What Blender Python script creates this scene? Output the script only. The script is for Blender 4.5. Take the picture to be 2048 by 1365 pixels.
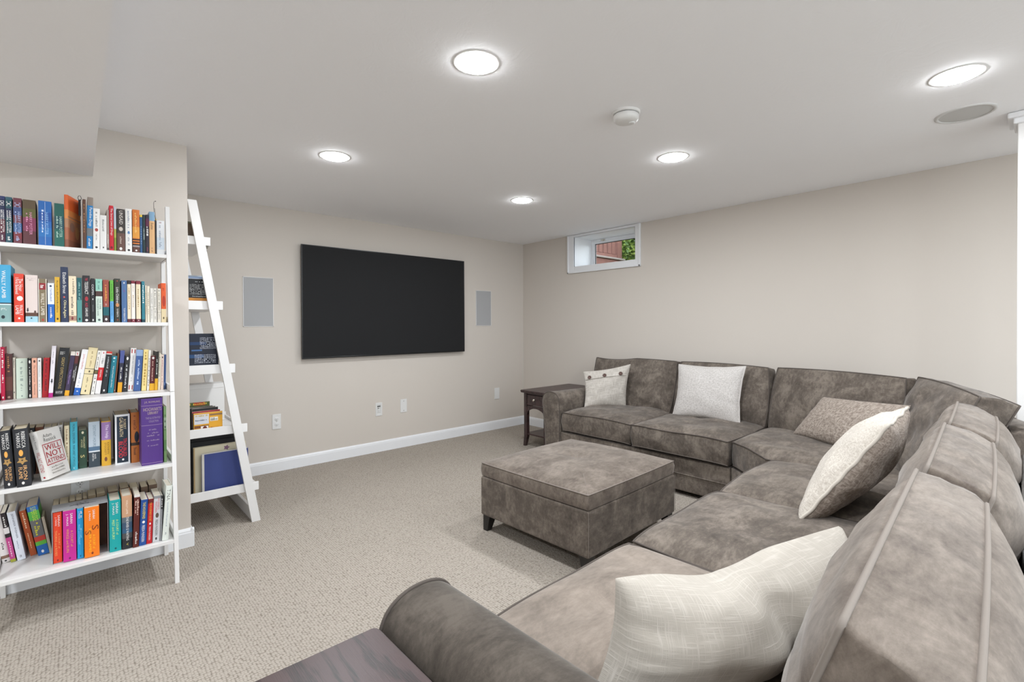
import bpy, bmesh, math, random
from mathutils import Vector, Matrix, Euler, noise
for o in list(bpy.data.objects): bpy.data.objects.remove(o, do_unlink=True)
random.seed(7)
SC = bpy.context.scene
COLL = SC.collection
R = math.radians
# ------------------------------------------------------------------ camera
yaw, pit, roll = R(42.1479), R(.54957), R(-.26291)
fw = Vector((math.sin(yaw)*math.cos(pit), math.cos(yaw)*math.cos(pit), -math.sin(pit)))
rt = Vector((math.cos(yaw), -math.sin(yaw), 0)); up = rt.cross(fw)
r2 = math.cos(roll)*rt + math.sin(roll)*up; u2 = -math.sin(roll)*rt + math.cos(roll)*up
cd = bpy.data.cameras.new('camera'); cam = bpy.data.objects.new('camera', cd); COLL.objects.link(cam)
M = Matrix((r2, u2, -fw)).transposed().to_4x4(); M.translation = (0, 0, 1.28); cam.matrix_world = M
cd.sensor_width = 36; cd.lens = 36*964.77/2048; cd.shift_y = -(682.5-660.93)/2048; cd.clip_start = .02
SC.camera = cam
# ------------------------------------------------------------------ world, exposure
wd = bpy.data.worlds.new('world'); SC.world = wd; wd.use_nodes = True
bg = wd.node_tree.nodes['Background']; bg.inputs[0].default_value = (.83, .92, 1, 1); bg.inputs[1].default_value = 3.4
SC.view_settings.view_transform = 'Standard'; SC.view_settings.look = 'None'
SC.view_settings.gamma = 1; SC.view_settings.use_curve_mapping = False
SC.view_settings.exposure = 0.30
LAMP_W = 9.0          # watts of every recessed ceiling lamp
HC = 2.332             # ceiling height
XW, YW = 4.325, 4.557  # right wall, television wall
LIGHTS = [(1.2, 1.53), (1.2, 2.95), (2.79, 2.95), (2.79, 1.57), (2.78, .255)]
LIGHTS_BACK = [(1.2, .12), (1.2, -1.3), (2.78, -1.3), (-.75, 2.2), (-.75, .5), (-.75, -1.3)]   # unseen lamps added for their light: grid carried on, plus the soffit
# ------------------------------------------------------------------ helpers
def srgb(h):
    h = h.lstrip('#'); v = [int(h[i:i+2], 16)/255 for i in (0, 2, 4)]
    return tuple((c/12.92 if c <= .04045 else ((c+.055)/1.055)**2.4) for c in v) + (1,)
def newmat(name):
    m = bpy.data.materials.new(name); m.use_nodes = True
    nt = m.node_tree; return m, nt, nt.nodes['Principled BSDF']
def N(nt, t, **kw):
    n = nt.nodes.new(t)
    for k, v in kw.items():
        if hasattr(n, k): setattr(n, k, v)
        else: n.inputs[k].default_value = v
    return n
def coords(nt, scale=(1, 1, 1), rot=(0, 0, 0)):
    tc = N(nt, 'ShaderNodeTexCoord'); mp = N(nt, 'ShaderNodeMapping')
    mp.inputs['Scale'].default_value = scale; mp.inputs['Rotation'].default_value = rot
    nt.links.new(tc.outputs['Object'], mp.inputs['Vector']); return mp.outputs['Vector']
def ramp(nt, fac, stops):
    r = N(nt, 'ShaderNodeValToRGB'); e = r.color_ramp.elements
    while len(e) < len(stops): e.new(.5)
    for el, (p, c) in zip(e, stops): el.position = p; el.color = c if not isinstance(c, str) else srgb(c)
    nt.links.new(fac, r.inputs['Fac']); return r.outputs['Color']
def nz(nt, vec, scale, detail=4, rough=.55, dist=0):
    n = N(nt, 'ShaderNodeTexNoise'); n.inputs['Scale'].default_value = scale; n.inputs['Detail'].default_value = detail
    n.inputs['Roughness'].default_value = rough; n.inputs['Distortion'].default_value = dist
    if vec: nt.links.new(vec, n.inputs['Vector'])
    return n.outputs['Fac']
def bump(nt, b, h, strength, dist=.002, prev=None):
    n = N(nt, 'ShaderNodeBump'); n.inputs['Strength'].default_value = strength; n.inputs['Distance'].default_value = dist
    nt.links.new(h, n.inputs['Height'])
    if prev: nt.links.new(prev, n.inputs['Normal'])
    nt.links.new(n.outputs['Normal'], b.inputs['Normal']); return n.outputs['Normal']
def plain(name, col, rough=.5, metal=0, bscale=0, bstr=.1, var=.0, spec=.5):
    m, nt, b = newmat(name); c = srgb(col) if isinstance(col, str) else col
    b.inputs['Base Color'].default_value = c; b.inputs['Roughness'].default_value = rough; b.inputs['Metallic'].default_value = metal
    b.inputs['Specular IOR Level'].default_value = spec
    vec = coords(nt)
    if var:
        lo = tuple(x*(1-var) for x in c[:3])+(1,); hi = tuple(min(1, x*(1+var)) for x in c[:3])+(1,)
        nt.links.new(ramp(nt, nz(nt, vec, 9, 5), [(.3, lo), (.7, hi)]), b.inputs['Base Color'])
    if bscale: bump(nt, b, nz(nt, vec, bscale, 5), bstr, .001)
    return m
def emis(name, col, s):
    m, nt, b = newmat(name); b.inputs['Base Color'].default_value = (.9, .9, .9, 1)
    b.inputs['Emission Color'].default_value = col; b.inputs['Emission Strength'].default_value = s; return m

def mesh(name, verts, faces, mats, fm=None, smooth=False):
    me = bpy.data.meshes.new(name); me.from_pydata([tuple(v) for v in verts], [], faces)
    for m in (mats if isinstance(mats, (list, tuple)) else [mats]): me.materials.append(m)
    if fm: me.polygons.foreach_set('material_index', fm)
    if smooth: me.polygons.foreach_set('use_smooth', [True]*len(me.polygons))
    me.update(); return me
def put(name, me, parent=None, loc=None, kind=None):
    o = bpy.data.objects.new(name, me); COLL.objects.link(o)
    if parent: o.parent = parent
    if loc is not None: o.location = loc
    if kind: o['kind'] = kind
    return o
def thing(name, label, cat, loc=(0, 0, 0), rot=(0, 0, 0), group=None):
    o = bpy.data.objects.new(name, None); COLL.objects.link(o); o.empty_display_size = .1
    o.location = loc; o.rotation_euler = rot; o['label'] = label; o['category'] = cat
    if group: o['group'] = group
    return o
def tag(o, label, cat, group=None):
    o['label'] = label; o['category'] = cat
    if group: o['group'] = group
    return o
def dup(root, loc, rot=None, label=None):
    r = root.copy(); COLL.objects.link(r); r.location = loc
    if rot is not None: r.rotation_euler = rot
    if label: r['label'] = label
    for ch in list(root.children):
        c = ch.copy(); COLL.objects.link(c); c.parent = r
        for g in list(ch.children):
            d = g.copy(); COLL.objects.link(d); d.parent = c
    return r
class MB:
    """collects shapes into one mesh; everything is given in the coordinates of the object it becomes"""
    def __init__(s): s.v = []; s.f = []; s.m = []; s.sm = []
    def add(s, v, f, m=0, smooth=False):
        o = len(s.v); s.v += [tuple(x) for x in v]; s.f += [tuple(i+o for i in q) for q in f]
        s.m += [m]*len(f); s.sm += [smooth]*len(f); return s
    def bmesh_in(s, bm, m=0, smooth=False):
        bm.verts.index_update()
        s.add([v.co[:] for v in bm.verts], [[v.index for v in f.verts] for f in bm.faces], m, smooth); bm.free(); return s
    def box(s, x0, x1, y0, y1, z0, z1, r=0, seg=2, m=0, T=None):
        bm = bmesh.new(); bmesh.ops.create_cube(bm, size=1)
        bmesh.ops.scale(bm, vec=(x1-x0, y1-y0, z1-z0), verts=bm.verts)
        bmesh.ops.translate(bm, vec=((x0+x1)/2, (y0+y1)/2, (z0+z1)/2), verts=bm.verts)
        if r: bmesh.ops.bevel(bm, geom=bm.edges[:], offset=r, segments=seg, affect='EDGES', profile=.5)
        if T: bmesh.ops.transform(bm, matrix=T, verts=bm.verts)
        return s.bmesh_in(bm, m)
    def prism(s, pts, axis, a, b, m=0, smooth=False, cap=True):
        """pts: closed polygon in the two other axes, pushed from a to b along axis"""
        def P(p, t):
            return {'x': (t, p[0], p[1]), 'y': (p[0], t, p[1]), 'z': (p[0], p[1], t)}[axis]
        n = len(pts); v = [P(p, a) for p in pts]+[P(p, b) for p in pts]
        s.add(v, [(i, (i+1) % n, n+(i+1) % n, n+i) for i in range(n)], m, smooth)
        if cap: s.add([P(p, a) for p in pts], [tuple(range(n))], m); s.add([P(p, b) for p in pts], [tuple(range(n))], m)
        return s
    def lathe(s, prof, seg=32, m=0, c=(0, 0, 0), smooth=True):
        v = []; f = []; k = len(prof)
        for i in range(seg):
            a = 2*math.pi*i/seg
            for r, z in prof: v.append((c[0]+r*math.cos(a), c[1]+r*math.sin(a), c[2]+z))
        for i in range(seg):
            j = (i+1) % seg
            for q in range(k-1): f.append((i*k+q, j*k+q, j*k+q+1, i*k+q+1))
        return s.add(v, f, m, smooth)
    def tube(s, pts, r, closed=False, seg=6, m=0):
        pts = [Vector(p) for p in pts]; n = len(pts); v = []; f = []
        prevn = None
        for i in range(n):
            a = pts[(i-1) % n] if closed or i else pts[i]; b = pts[(i+1) % n] if closed or i < n-1 else pts[i]
            t = (b-a).normalized()
            ref = Vector((0, 0, 1)) if abs(t.z) < .9 else Vector((1, 0, 0))
            if prevn is None: nn = t.cross(ref).normalized()
            else:
                nn = prevn - t*prevn.dot(t)
                nn = nn.normalized() if nn.length > 1e-6 else t.cross(ref).normalized()
            prevn = nn; bb = t.cross(nn)
            for k in range(seg):
                an = 2*math.pi*k/seg; v.append(pts[i]+(nn*math.cos(an)+bb*math.sin(an))*r)
        for i in range(n if closed else n-1):
            j = (i+1) % n
            for k in range(seg): f.append((i*seg+k, i*seg+(k+1) % seg, j*seg+(k+1) % seg, j*seg+k))
        return s.add(v, f, m, True)
    def mesh(s, name, mats, fix=True):
        me = mesh(name, s.v, s.f, mats, s.m); me.polygons.foreach_set('use_smooth', s.sm)
        if fix:
            bm = bmesh.new(); bm.from_mesh(me); bmesh.ops.recalc_face_normals(bm, faces=bm.faces); bm.to_mesh(me); bm.free()
        return me
    def build(s, name, mats, parent=None, loc=None, kind=None): return put(name, s.mesh(name, mats), parent, loc, kind)
# ------------------------------------------------------------------ materials
def m_wall(name, col, bs=160, st=.08):
    m, nt, b = newmat(name); b.inputs['Roughness'].default_value = .75; b.inputs['Base Color'].default_value = srgb(col)
    b.inputs['Specular IOR Level'].default_value = .25
    bump(nt, b, nz(nt, coords(nt), bs, 3), st, .001); return m
WALL = m_wall('beige wall paint', '#cfc7be')
def m_ceil():
    m, nt, b = newmat('white skip trowel ceiling'); b.inputs['Base Color'].default_value = srgb('#f7f7f9'); b.inputs['Roughness'].default_value = .85
    v = coords(nt)
    h = ramp(nt, nz(nt, v, 7, 8, .6, 1.5), [(.45, (0, 0, 0, 1)), (.56, (1, 1, 1, 1))])
    bump(nt, b, h, .16, .002); return m
CEIL = m_ceil()
TRIM = plain('white semi gloss trim', '#ebecee', .35)
WHITE = plain('white painted wood', '#e2e0de', .38, bscale=40, bstr=.02)
PLASTIC = plain('white plastic', '#e0dfdd', .35)
DARKSLOT = plain('dark slot', '#252525', .6)
GRILLE = plain('grey speaker grille cloth', '#a8a8a9', .7, bscale=900, bstr=.3)
GRILLE2 = plain('ceiling speaker grille', '#c4c3c1', .7, bscale=900, bstr=.3)
def m_carpet():
    m, nt, b = newmat('beige loop carpet'); b.inputs['Roughness'].default_value = .95; b.inputs['Specular IOR Level'].default_value = .1
    v = coords(nt)
    w1 = N(nt, 'ShaderNodeTexVoronoi'); w1.inputs['Scale'].default_value = 88; w1.inputs['Randomness'].default_value = .4
    nt.links.new(v, w1.inputs['Vector'])
    big = nz(nt, v, 1.3, 4, .6); fine = nz(nt, v, 300, 2)
    c1 = ramp(nt, w1.outputs['Distance'], [(.0, '#b9b0a5'), (.45, '#b0a79c'), (.75, '#82796e')])
    c2 = ramp(nt, big, [(.3, (.93, .93, .93, 1)), (.7, (1, 1, 1, 1))])
    mx = N(nt, 'ShaderNodeMix', data_type='RGBA', blend_type='MULTIPLY'); mx.inputs[0].default_value = 1
    nt.links.new(c1, mx.inputs[6]); nt.links.new(c2, mx.inputs[7]); nt.links.new(mx.outputs[2], b.inputs['Base Color'])
    h = ramp(nt, w1.outputs['Distance'], [(0, (1, 1, 1, 1)), (.8, (0, 0, 0, 1))])
    n1 = bump(nt, b, h, .7, .006); bump(nt, b, fine, .25, .002, n1); return m
CARPET = m_carpet()
def m_suede(name, c1, c2, c3):
    m, nt, b = newmat(name); b.inputs['Roughness'].default_value = .85; b.inputs['Specular IOR Level'].default_value = .2
    b.inputs['Sheen Weight'].default_value = .25; b.inputs['Sheen Roughness'].default_value = .4; b.inputs['Sheen Tint'].default_value = (.9, .88, .86, 1)
    v = coords(nt); vs = coords(nt, (1, 2.4, 1.6), (0, 0, .5))
    a = nz(nt, v, 6.5, 8, .72, .5); c = nz(nt, vs, 24, 6, .72)
    mx = N(nt, 'ShaderNodeMath', operation='ADD'); ml = N(nt, 'ShaderNodeMath', operation='MULTIPLY'); ml.inputs[1].default_value = .5
    nt.links.new(c, ml.inputs[0]); nt.links.new(a, mx.inputs[0]); nt.links.new(ml.outputs[0], mx.inputs[1])
    col = ramp(nt, mx.outputs[0], [(.55, c1), (.73, c2), (.92, c3)])
    nt.links.new(col, b.inputs['Base Color'])
    n1 = bump(nt, b, nz(nt, v, 500, 3), .2, .001)
    bump(nt, b, nz(nt, coords(nt, (1, 3, 2)), 14, 4), .15, .006, n1); return m
SUEDE = m_suede('taupe suede', '#4a433d', '#625951', '#81776d')
SUEDE_L = m_suede('taupe suede, nap brushed light', '#736960', '#857a70', '#978b80')  # copies for single parts: nap and fall of light put into the colour
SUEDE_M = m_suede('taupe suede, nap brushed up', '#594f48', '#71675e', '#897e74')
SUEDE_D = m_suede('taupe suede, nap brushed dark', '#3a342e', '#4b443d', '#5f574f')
WELT = plain('dark suede welt', '#554d47', .9, bscale=300, bstr=.2)
WELT2 = plain('tan suede welt', '#857c74', .9, bscale=300, bstr=.2)
BLACKWOOD = plain('black leg', '#1d1a19', .4)
BLACKCLOTH = plain('black underside cloth', '#15130f', .9)
def m_weave(name, c1, c2, pitch, lo=.45, hi=.7, stretch=.10, rough=.9):
    """woven cloth: warp and weft threads of the given pitch (metres) along the cloth's own UV directions"""
    m, nt, b = newmat(name); b.inputs['Roughness'].default_value = rough; b.inputs['Specular IOR Level'].default_value = .12
    b.inputs['Sheen Weight'].default_value = .1
    tc = N(nt, 'ShaderNodeTexCoord'); hs = []
    for k in (0, 1):
        mp = N(nt, 'ShaderNodeMapping'); s = 1/pitch
        mp.inputs['Scale'].default_value = (s*stretch, s, 1) if k else (s, s*stretch, 1); mp.inputs['Location'].default_value = (k*17.3, 3.1*k, 0)
        nt.links.new(tc.outputs['UV'], mp.inputs['Vector']); hs.append(nz(nt, mp.outputs['Vector'], 1.0, 2, .6))
    mx = N(nt, 'ShaderNodeMath', operation='MAXIMUM'); nt.links.new(hs[0], mx.inputs[0]); nt.links.new(hs[1], mx.inputs[1])
    nt.links.new(ramp(nt, mx.outputs[0], [(lo, c1), (hi, c2)]), b.inputs['Base Color'])
    bump(nt, b, mx.outputs[0], .45, pitch*.5); return m
LINEN = m_weave('cream linen', '#b2aba2', '#cfc9c1', .006)
LINEN2 = m_weave('slubby off white linen', '#b3aca2', '#cdc7be', .0030, .52, .82, .05)
OFFWHITE = m_weave('off white basket weave', '#b5b0ab', '#cfcac6', .007, .42, .62, .5)
TAUPEWEAVE = m_weave('taupe basket weave', '#85796f', '#b0a499', .009, .45, .66, .4)
CREAMKNIT = m_weave('cream knit', '#b8afa4', '#d2cbc1', .006, .42, .65, .5)
def m_espresso():
    m, nt, b = newmat('espresso oak'); b.inputs['Roughness'].default_value = .36
    v = coords(nt, (1, .16, 1))
    w = N(nt, 'ShaderNodeTexWave', wave_type='BANDS', bands_direction='X'); w.inputs['Scale'].default_value = 6; w.inputs['Distortion'].default_value = 14
    w.inputs['Detail'].default_value = 4; w.inputs['Detail Scale'].default_value = 1.6; w.inputs['Detail Roughness'].default_value = .6
    nt.links.new(v, w.inputs['Vector'])
    f = nz(nt, coords(nt, (420, 14, 420)), 1, 4, .7)
    ml = N(nt, 'ShaderNodeMath', operation='MULTIPLY'); nt.links.new(ramp(nt, w.outputs['Fac'], [(.1, (0, 0, 0, 1)), (.55, (1, 1, 1, 1))]), ml.inputs[0])
    ad = N(nt, 'ShaderNodeMath', operation='ADD'); m3 = N(nt, 'ShaderNodeMath', operation='MULTIPLY'); m3.inputs[1].default_value = 1.3
    nt.links.new(f, m3.inputs[0]); m3b = N(nt, 'ShaderNodeMath', operation='MULTIPLY'); m3b.inputs[1].default_value = .35
    nt.links.new(ml.outputs[0], m3b.inputs[0]); ml.inputs[1].default_value = 1
    nt.links.new(m3b.outputs[0], ad.inputs[0]); nt.links.new(m3.outputs[0], ad.inputs[1])
    nt.links.new(ramp(nt, ad.outputs[0], [(.52, '#1b1312'), (.70, '#352625'), (.95, '#433130')]), b.inputs['Base Color'])
    bump(nt, b, ad.outputs[0], .2, .0008); return m
ESPRESSO = m_espresso()
CHROME = plain('brushed nickel', '#d8d2c6', .25, 1)
_cc = {}
def C(h, rough=.5):
    if h not in _cc: _cc[h] = plain('print '+h, h, rough, spec=.4)
    return _cc[h]
PAPER = plain('aged page edges', '#cbbfa6', .9, bscale=200, bstr=.2)
PAPERW = plain('white page edges', '#ded6c6', .9, bscale=200, bstr=.2)
# ------------------------------------------------------------------ room
XL, YB = -2.6, -3.0
def struct(name, mb, mats): return mb.build(name, mats, kind='structure')
struct('floor', MB().box(XL-.1, XW+.1, YB-.1, YW+.1, -.1, 0), CARPET)
struct('ceiling', MB().box(XL-.1, XW+.1, YB-.1, YW+.1, HC, HC+.1), CEIL)
struct('wall_back', MB().box(.49, XW+.1, YW, YW+.1, 0, HC), WALL)
wy0, wy1, wz0, wz1 = 2.80, 3.735, 1.915, HC      # rough opening behind the casing
struct('wall_right', MB().box(XW, XW+.1, YB, wy0+.05, 0, HC).box(XW, XW+.1, wy1-.05, YW, 0, HC).box(XW, XW+.1, wy0+.05, wy1-.05, 0, wz0+.04), WALL)
struct('wall_left', MB().box(XL, .49, 3.348, YW+.1, 0, HC), WALL)
struct('wall_far_left', MB().box(XL-.1, XL, YB, 3.348, 0, HC), WALL)
# the wall behind the camera has an added wide patio door; unseen, it lets fill daylight in
px0, px1, pz1 = -2.2, 4.1, 2.22
struct('wall_front', MB().box(XL-.1, px0, YB-.1, YB, 0, HC).box(px1, XW+.1, YB-.1, YB, 0, HC).box(px0, px1, YB-.1, YB, pz1, HC), WALL)
dm = MB()
for x in (px0, px0+1.56, px0+3.12, px0+4.68, px1-.06): dm.box(x, x+.06, YB-.09, YB-.01, 0, pz1, .004)
dm.box(px0, px1, YB-.09, YB-.01, pz1-.06, pz1, .004).box(px0, px1, YB-.09, YB-.01, 0, .05, .004)
struct('fill_door_1', dm, TRIM)
struct('bounce_patio', MB().box(XL-6, XW+6, YB-12, YB-.1, -.15, -.02), plain('pale concrete patio', '#d6d3cd', .9, bscale=20, bstr=.3)).name = 'bounce_ground_1'  # added unseen slab, throws outside daylight up to the ceiling
struct('soffit', MB().box(XL, .075, YB, 3.348, 2.071, HC), CEIL).name = 'trim_1'
def baseboard(name, p0, p1, nrm):
    """profile swept from p0 to p1; nrm points into the room"""
    prof = [(0, 0), (.0145, 0), (.0145, .082), (.0125, .088), (.0125, .094), (.009, .101), (.0055, .107), (0, .108)]
    v = []; n = len(prof)
    for p in (p0, p1):
        for d, z in prof: v.append((p[0]+nrm[0]*d, p[1]+nrm[1]*d, z))
    mb = MB().add(v, [(i, (i+1) % n, n+(i+1) % n, n+i) for i in range(n)]+[tuple(range(n)), tuple(range(n, 2*n))])
    return struct(name, mb, TRIM)
baseboard('baseboard_back', (.49, YW), (XW, YW), (0, -1))
baseboard('baseboard_right', (XW, YW), (XW, YB), (-1, 0))
baseboard('baseboard_left', (XL, 3.348), (.5045, 3.348), (0, -1))
baseboard('baseboard_end', (.49, 3.334), (.49, YW), (1, 0))
# column at the right, with a moulded capital
mb = MB().box(3.50, 3.66, -.065, .095, 0, HC-.001, .004)
struct('trim_2', mb, WHITE)
struct('trim_3', MB().box(3.485, 3.675, -.08, .11, HC-.055, HC-.001, .006).box(3.465, 3.695, -.10, .13, HC-.028, HC-.001, .006), TRIM)
# ---- window
oy0, oy1, oz0, oz1 = 2.854, 3.684, 1.962, 2.303
ya, yb, za, zb = 2.794, 3.779, 1.887, HC-.003
def frame_prof(name, inner, outer, x0, x1, r=0): pass
mb = MB()
for (y0, y1, z0, z1) in ((ya, oy0, za, zb), (oy1, yb, za, zb), (oy0, oy1, za, oz0), (oy0, oy1, oz1, zb)):
    mb.box(XW-.018, XW+.001, y0, y1, z0, z1, .003)
for (y0, y1, z0, z1) in ((ya, ya+.018, za, zb), (yb-.018, yb, za, zb), (ya, yb, za, za+.018)):
    mb.box(XW-.027, XW-.015, y0, y1, z0, z1, .003)
win = struct('window_1', mb, TRIM)
XS = 4.625
mb = MB()
for (y0, y1, z0, z1) in ((oy0-.02, oy0, oz0-.02, oz1+.02), (oy1, oy1+.02, oz0-.02, oz1+.02), (oy0, oy1, oz0-.02, oz0), (oy0, oy1, oz1, oz1+.02)):
    mb.box(XW-.012, XS+.09, y0, y1, z0, z1)
put('jamb', mb.mesh('jamb', TRIM), win)
mb = MB()
def ring(mb, x0, x1, y0, y1, z0, z1, w, r=.003):
    mb.box(x0, x1, y0, y0+w, z0, z1, r); mb.box(x0, x1, y1-w, y1, z0, z1, r)
    mb.box(x0, x1, y0+w, y1-w, z0, z0+w, r); mb.box(x0, x1, y0+w, y1-w, z1-w, z1, r)
ring(mb, XS-.0, XS+.05, oy0, oy1, oz0, oz1, .026)
put('window_frame', mb.mesh('window_frame', TRIM), win)
mb = MB(); ring(mb, XS+.012, XS+.042, oy0+.022, oy1-.022, oz0+.012, oz1-.020, .030)
sash = put('sash', mb.mesh('sash', TRIM), win)
mb = MB(); ring(mb, XS+.018, XS+.03, oy0+.052, oy1-.052, oz0+.042, oz1-.050, .006, 0)
put('gasket', mb.mesh('gasket', DARKSLOT), sash)
mg, nt, b = newmat('window glass'); b.inputs['Transmission Weight'].default_value = 1; b.inputs['Roughness'].default_value = 0; b.inputs['IOR'].default_value = 1.02
b.inputs['Base Color'].default_value = (.97, .98, .97, 1)
put('pane', MB().box(XS+.022, XS+.026, oy0+.05, oy1-.05, oz0+.04, oz1-.048).mesh('pane', mg), sash)
put('latch', MB().box(XS-.012, XS+.014, 3.47, 3.53, oz1-.026, oz1-.012, .003).box(XS-.02, XS-.01, 3.485, 3.50, oz1-.034, oz1-.014, .002).mesh('latch', CHROME), win)
# ---- what stands outside the window
REDWOOD = plain('weathered red brown timber', '#7c564d', .8, bscale=60, bstr=.4, var=.12)
GREYWOOD = plain('grey brown timber cap', '#8f857f', .8, bscale=60, bstr=.3, var=.1)
SOIL = plain('garden soil and mulch', '#6a5f48', .95, bscale=30, bstr=.6, var=.3)
o = MB().box(4.75, 12, -1, 10, 1.75, 1.86).build('ground', SOIL, kind='structure')
RY0 = 4.34
t = thing('retaining_wall', 'red brown timber retaining wall with grey cap outside the basement window', 'wall', (5.6, RY0, 1.86))
for i in range(3):
    MB().box(-.6, .62, 0, .08, i*.135, i*.135+.130, .006).build('timber', REDWOOD, t)
MB().box(-.62, .65, -.03, .11, .405, .432, .005).build('cap', GREYWOOD, t)
t = thing('deck_railing', 'red brown deck railing with flat balusters standing on the timber retaining wall', 'railing', (5.6, RY0+.04, 2.2925))
for k in range(10):
    MB().box(-.56+k*.105, -.56+k*.105+.075, -.02, .02, .055, .60, .004).build('baluster', REDWOOD, t)
MB().box(-.6, .49, -.03, .03, .0, .05, .005).build('bottom_rail', REDWOOD, t)
MB().box(-.6, .49, -.04, .04, .60, .65, .005).build('top_rail', REDWOOD, t)
MB().box(.49, .59, -.05, .05, 0, .70, .006).build('post', REDWOOD, t)
LEAF = plain('yellow green leaf', '#9fb560', .6, var=.3); LEAF2 = plain('deep green leaf', '#5f7a44', .5, var=.35)
def shrub(name, label, c, rad, n, seed):
    rnd = random.Random(seed); t = thing(name, label, 'shrub', (c[0], c[1], 1.86))
    mb = MB()
    for i in range(n):
        while True:
            p = Vector((rnd.uniform(-1, 1), rnd.uniform(-1, 1), rnd.uniform(-1, 1)))
            if p.length < 1: break
        p = Vector((p.x*rad[0], p.y*rad[1], p.z*rad[2]+rad[2]))
        d = Vector((rnd.uniform(-1, 1), rnd.uniform(-1, 1), rnd.uniform(-.6, .6))).normalized(); s = d.cross(Vector((rnd.random(), rnd.random(), 1))).normalized()
        L = rnd.uniform(.06, .11); w = L*.3; q = d.cross(s)*.012
        mb.add([p, p+d*L*.45+s*w+q, p+d*L, p+d*L*.45-s*w+q], [(0, 1, 2), (0, 2, 3)], rnd.random() < .45)
    o = put('foliage', mb.mesh('foliage', [LEAF, LEAF2], False), t); o['kind'] = 'stuff'
    mb = MB()
    for k in range(7):
        a = k*.9; mb.tube([(0.03*math.cos(a), .03*math.sin(a), 0), (rad[0]*.3*math.cos(a), rad[1]*.3*math.sin(a), rad[2]*.8), (rad[0]*.6*math.cos(a), rad[1]*.6*math.sin(a), rad[2]*1.5)], .012, seg=5)
    put('stem', mb.mesh('stem', plain('bark', '#5a4a3a', .9)), t)
shrub('garden_shrub', 'bright green leafy shrub right of the timber wall outside the window', (7.0, 4.15, 1.86), (.75, 1.1, .72), 11000, 3)
shrub('garden_shrub', 'tall green shrub behind the deck railing outside the window', (6.6, 6.6, 1.86), (1.5, .9, 1.1), 5200, 4)
# ---- recessed lights
LENS = emis('lit lamp lens', (.96, .98, 1, 1), 70)
def lamp(name, label, x, y, group):
    t = thing(name, label, 'ceiling light', (x, y, HC), group=group)
    put('trim_ring', MB().lathe([(.096, .002), (.096, -.0006), (.092, -.0022), (.084, -.0026), (.080, -.0018), (.080, .002)], 48).mesh('trim_ring', PLASTIC), t)
    put('lens', MB().lathe([(.0, -.013), (.03, -.0128), (.058, -.0112), (.074, -.0075), (.0808, -.001)], 48).mesh('lens', LENS), t)
    ld = bpy.data.lights.new('lamp_light', 'AREA'); ld.shape = 'DISK'; ld.size = .15; ld.energy = LAMP_W; ld.color = (.89, .945, 1)
    ld.spread = R(180)
    lo = bpy.data.objects.new('lamp_light', ld); COLL.objects.link(lo); lo.parent = t; lo.location = (0, 0, -.0155)
LN = ['big round recessed light nearest the camera, above the carpet', 'small round recessed light above the left in-wall speaker side',
      'smallest round recessed light, the one closest to the window corner', 'round recessed light over the sofa, beyond the smoke detector',
      'slanted looking recessed light at the right beside the ceiling speaker']
for (x, y), l in zip(LIGHTS, LN): lamp('recessed_light', l, x, y, 'recessed ceiling lights')
for i, (x, y) in enumerate(LIGHTS_BACK): lamp('recessed_light', 'unseen round white recessed ceiling light behind the camera, '+('over the rear of the sofa', 'over the empty carpet left of centre', 'over the rear carpet at the right')[i], x, y, 'unseen recessed lights behind the camera') if not (x < .1) else None
for i, (x, y) in enumerate(p for p in LIGHTS_BACK if p[0] < .1):
    # these unseen extras sit in the dropped soffit
    HC_, HC = HC, 2.071; lamp('recessed_light', 'unseen round white recessed light in the dropped soffit, '+('nearest the bookcase', 'midway along it', 'farthest from the bookcase')[i], x, y, 'unseen recessed lights in the soffit'); HC = HC_
# ---- ceiling speaker, smoke detector
t = thing('ceiling_speaker', 'round grey speaker grille set flush in the ceiling near the column', 'speaker', (3.312, .272, HC))
put('rim', MB().lathe([(.117, .001), (.117, -.003), (.112, -.006), (.101, -.006), (.100, -.002)], 56).mesh('rim', plain('speaker rim', '#cfcecc', .5)), t)
put('grille', MB().lathe([(0, -.0042), (.05, -.004), (.1, -.003)], 56).mesh('grille', GRILLE2), t)
t = thing('smoke_detector', 'white round smoke detector on the ceiling in the middle of the room', 'smoke detector', (2.03, 1.395, HC))
put('base_plate', MB().lathe([(.068, .001), (.068, -.008), (.064, -.012), (.055, -.012)], 48).mesh('base_plate', PLASTIC), t)
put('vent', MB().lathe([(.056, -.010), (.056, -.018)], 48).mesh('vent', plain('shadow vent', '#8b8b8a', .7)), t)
put('housing', MB().lathe([(.061, -.016), (.063, -.020), (.061, -.036), (.052, -.046), (.03, -.050), (0, -.051)], 48).mesh('housing', PLASTIC), t)
put('test_button', MB().lathe([(.017, -.045), (.017, -.0535), (.014, -.055), (0, -.055)], 24, c=(.02, -.018, 0)).mesh('test_button', plain('button', '#dcdcda', .4)), t)
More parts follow.
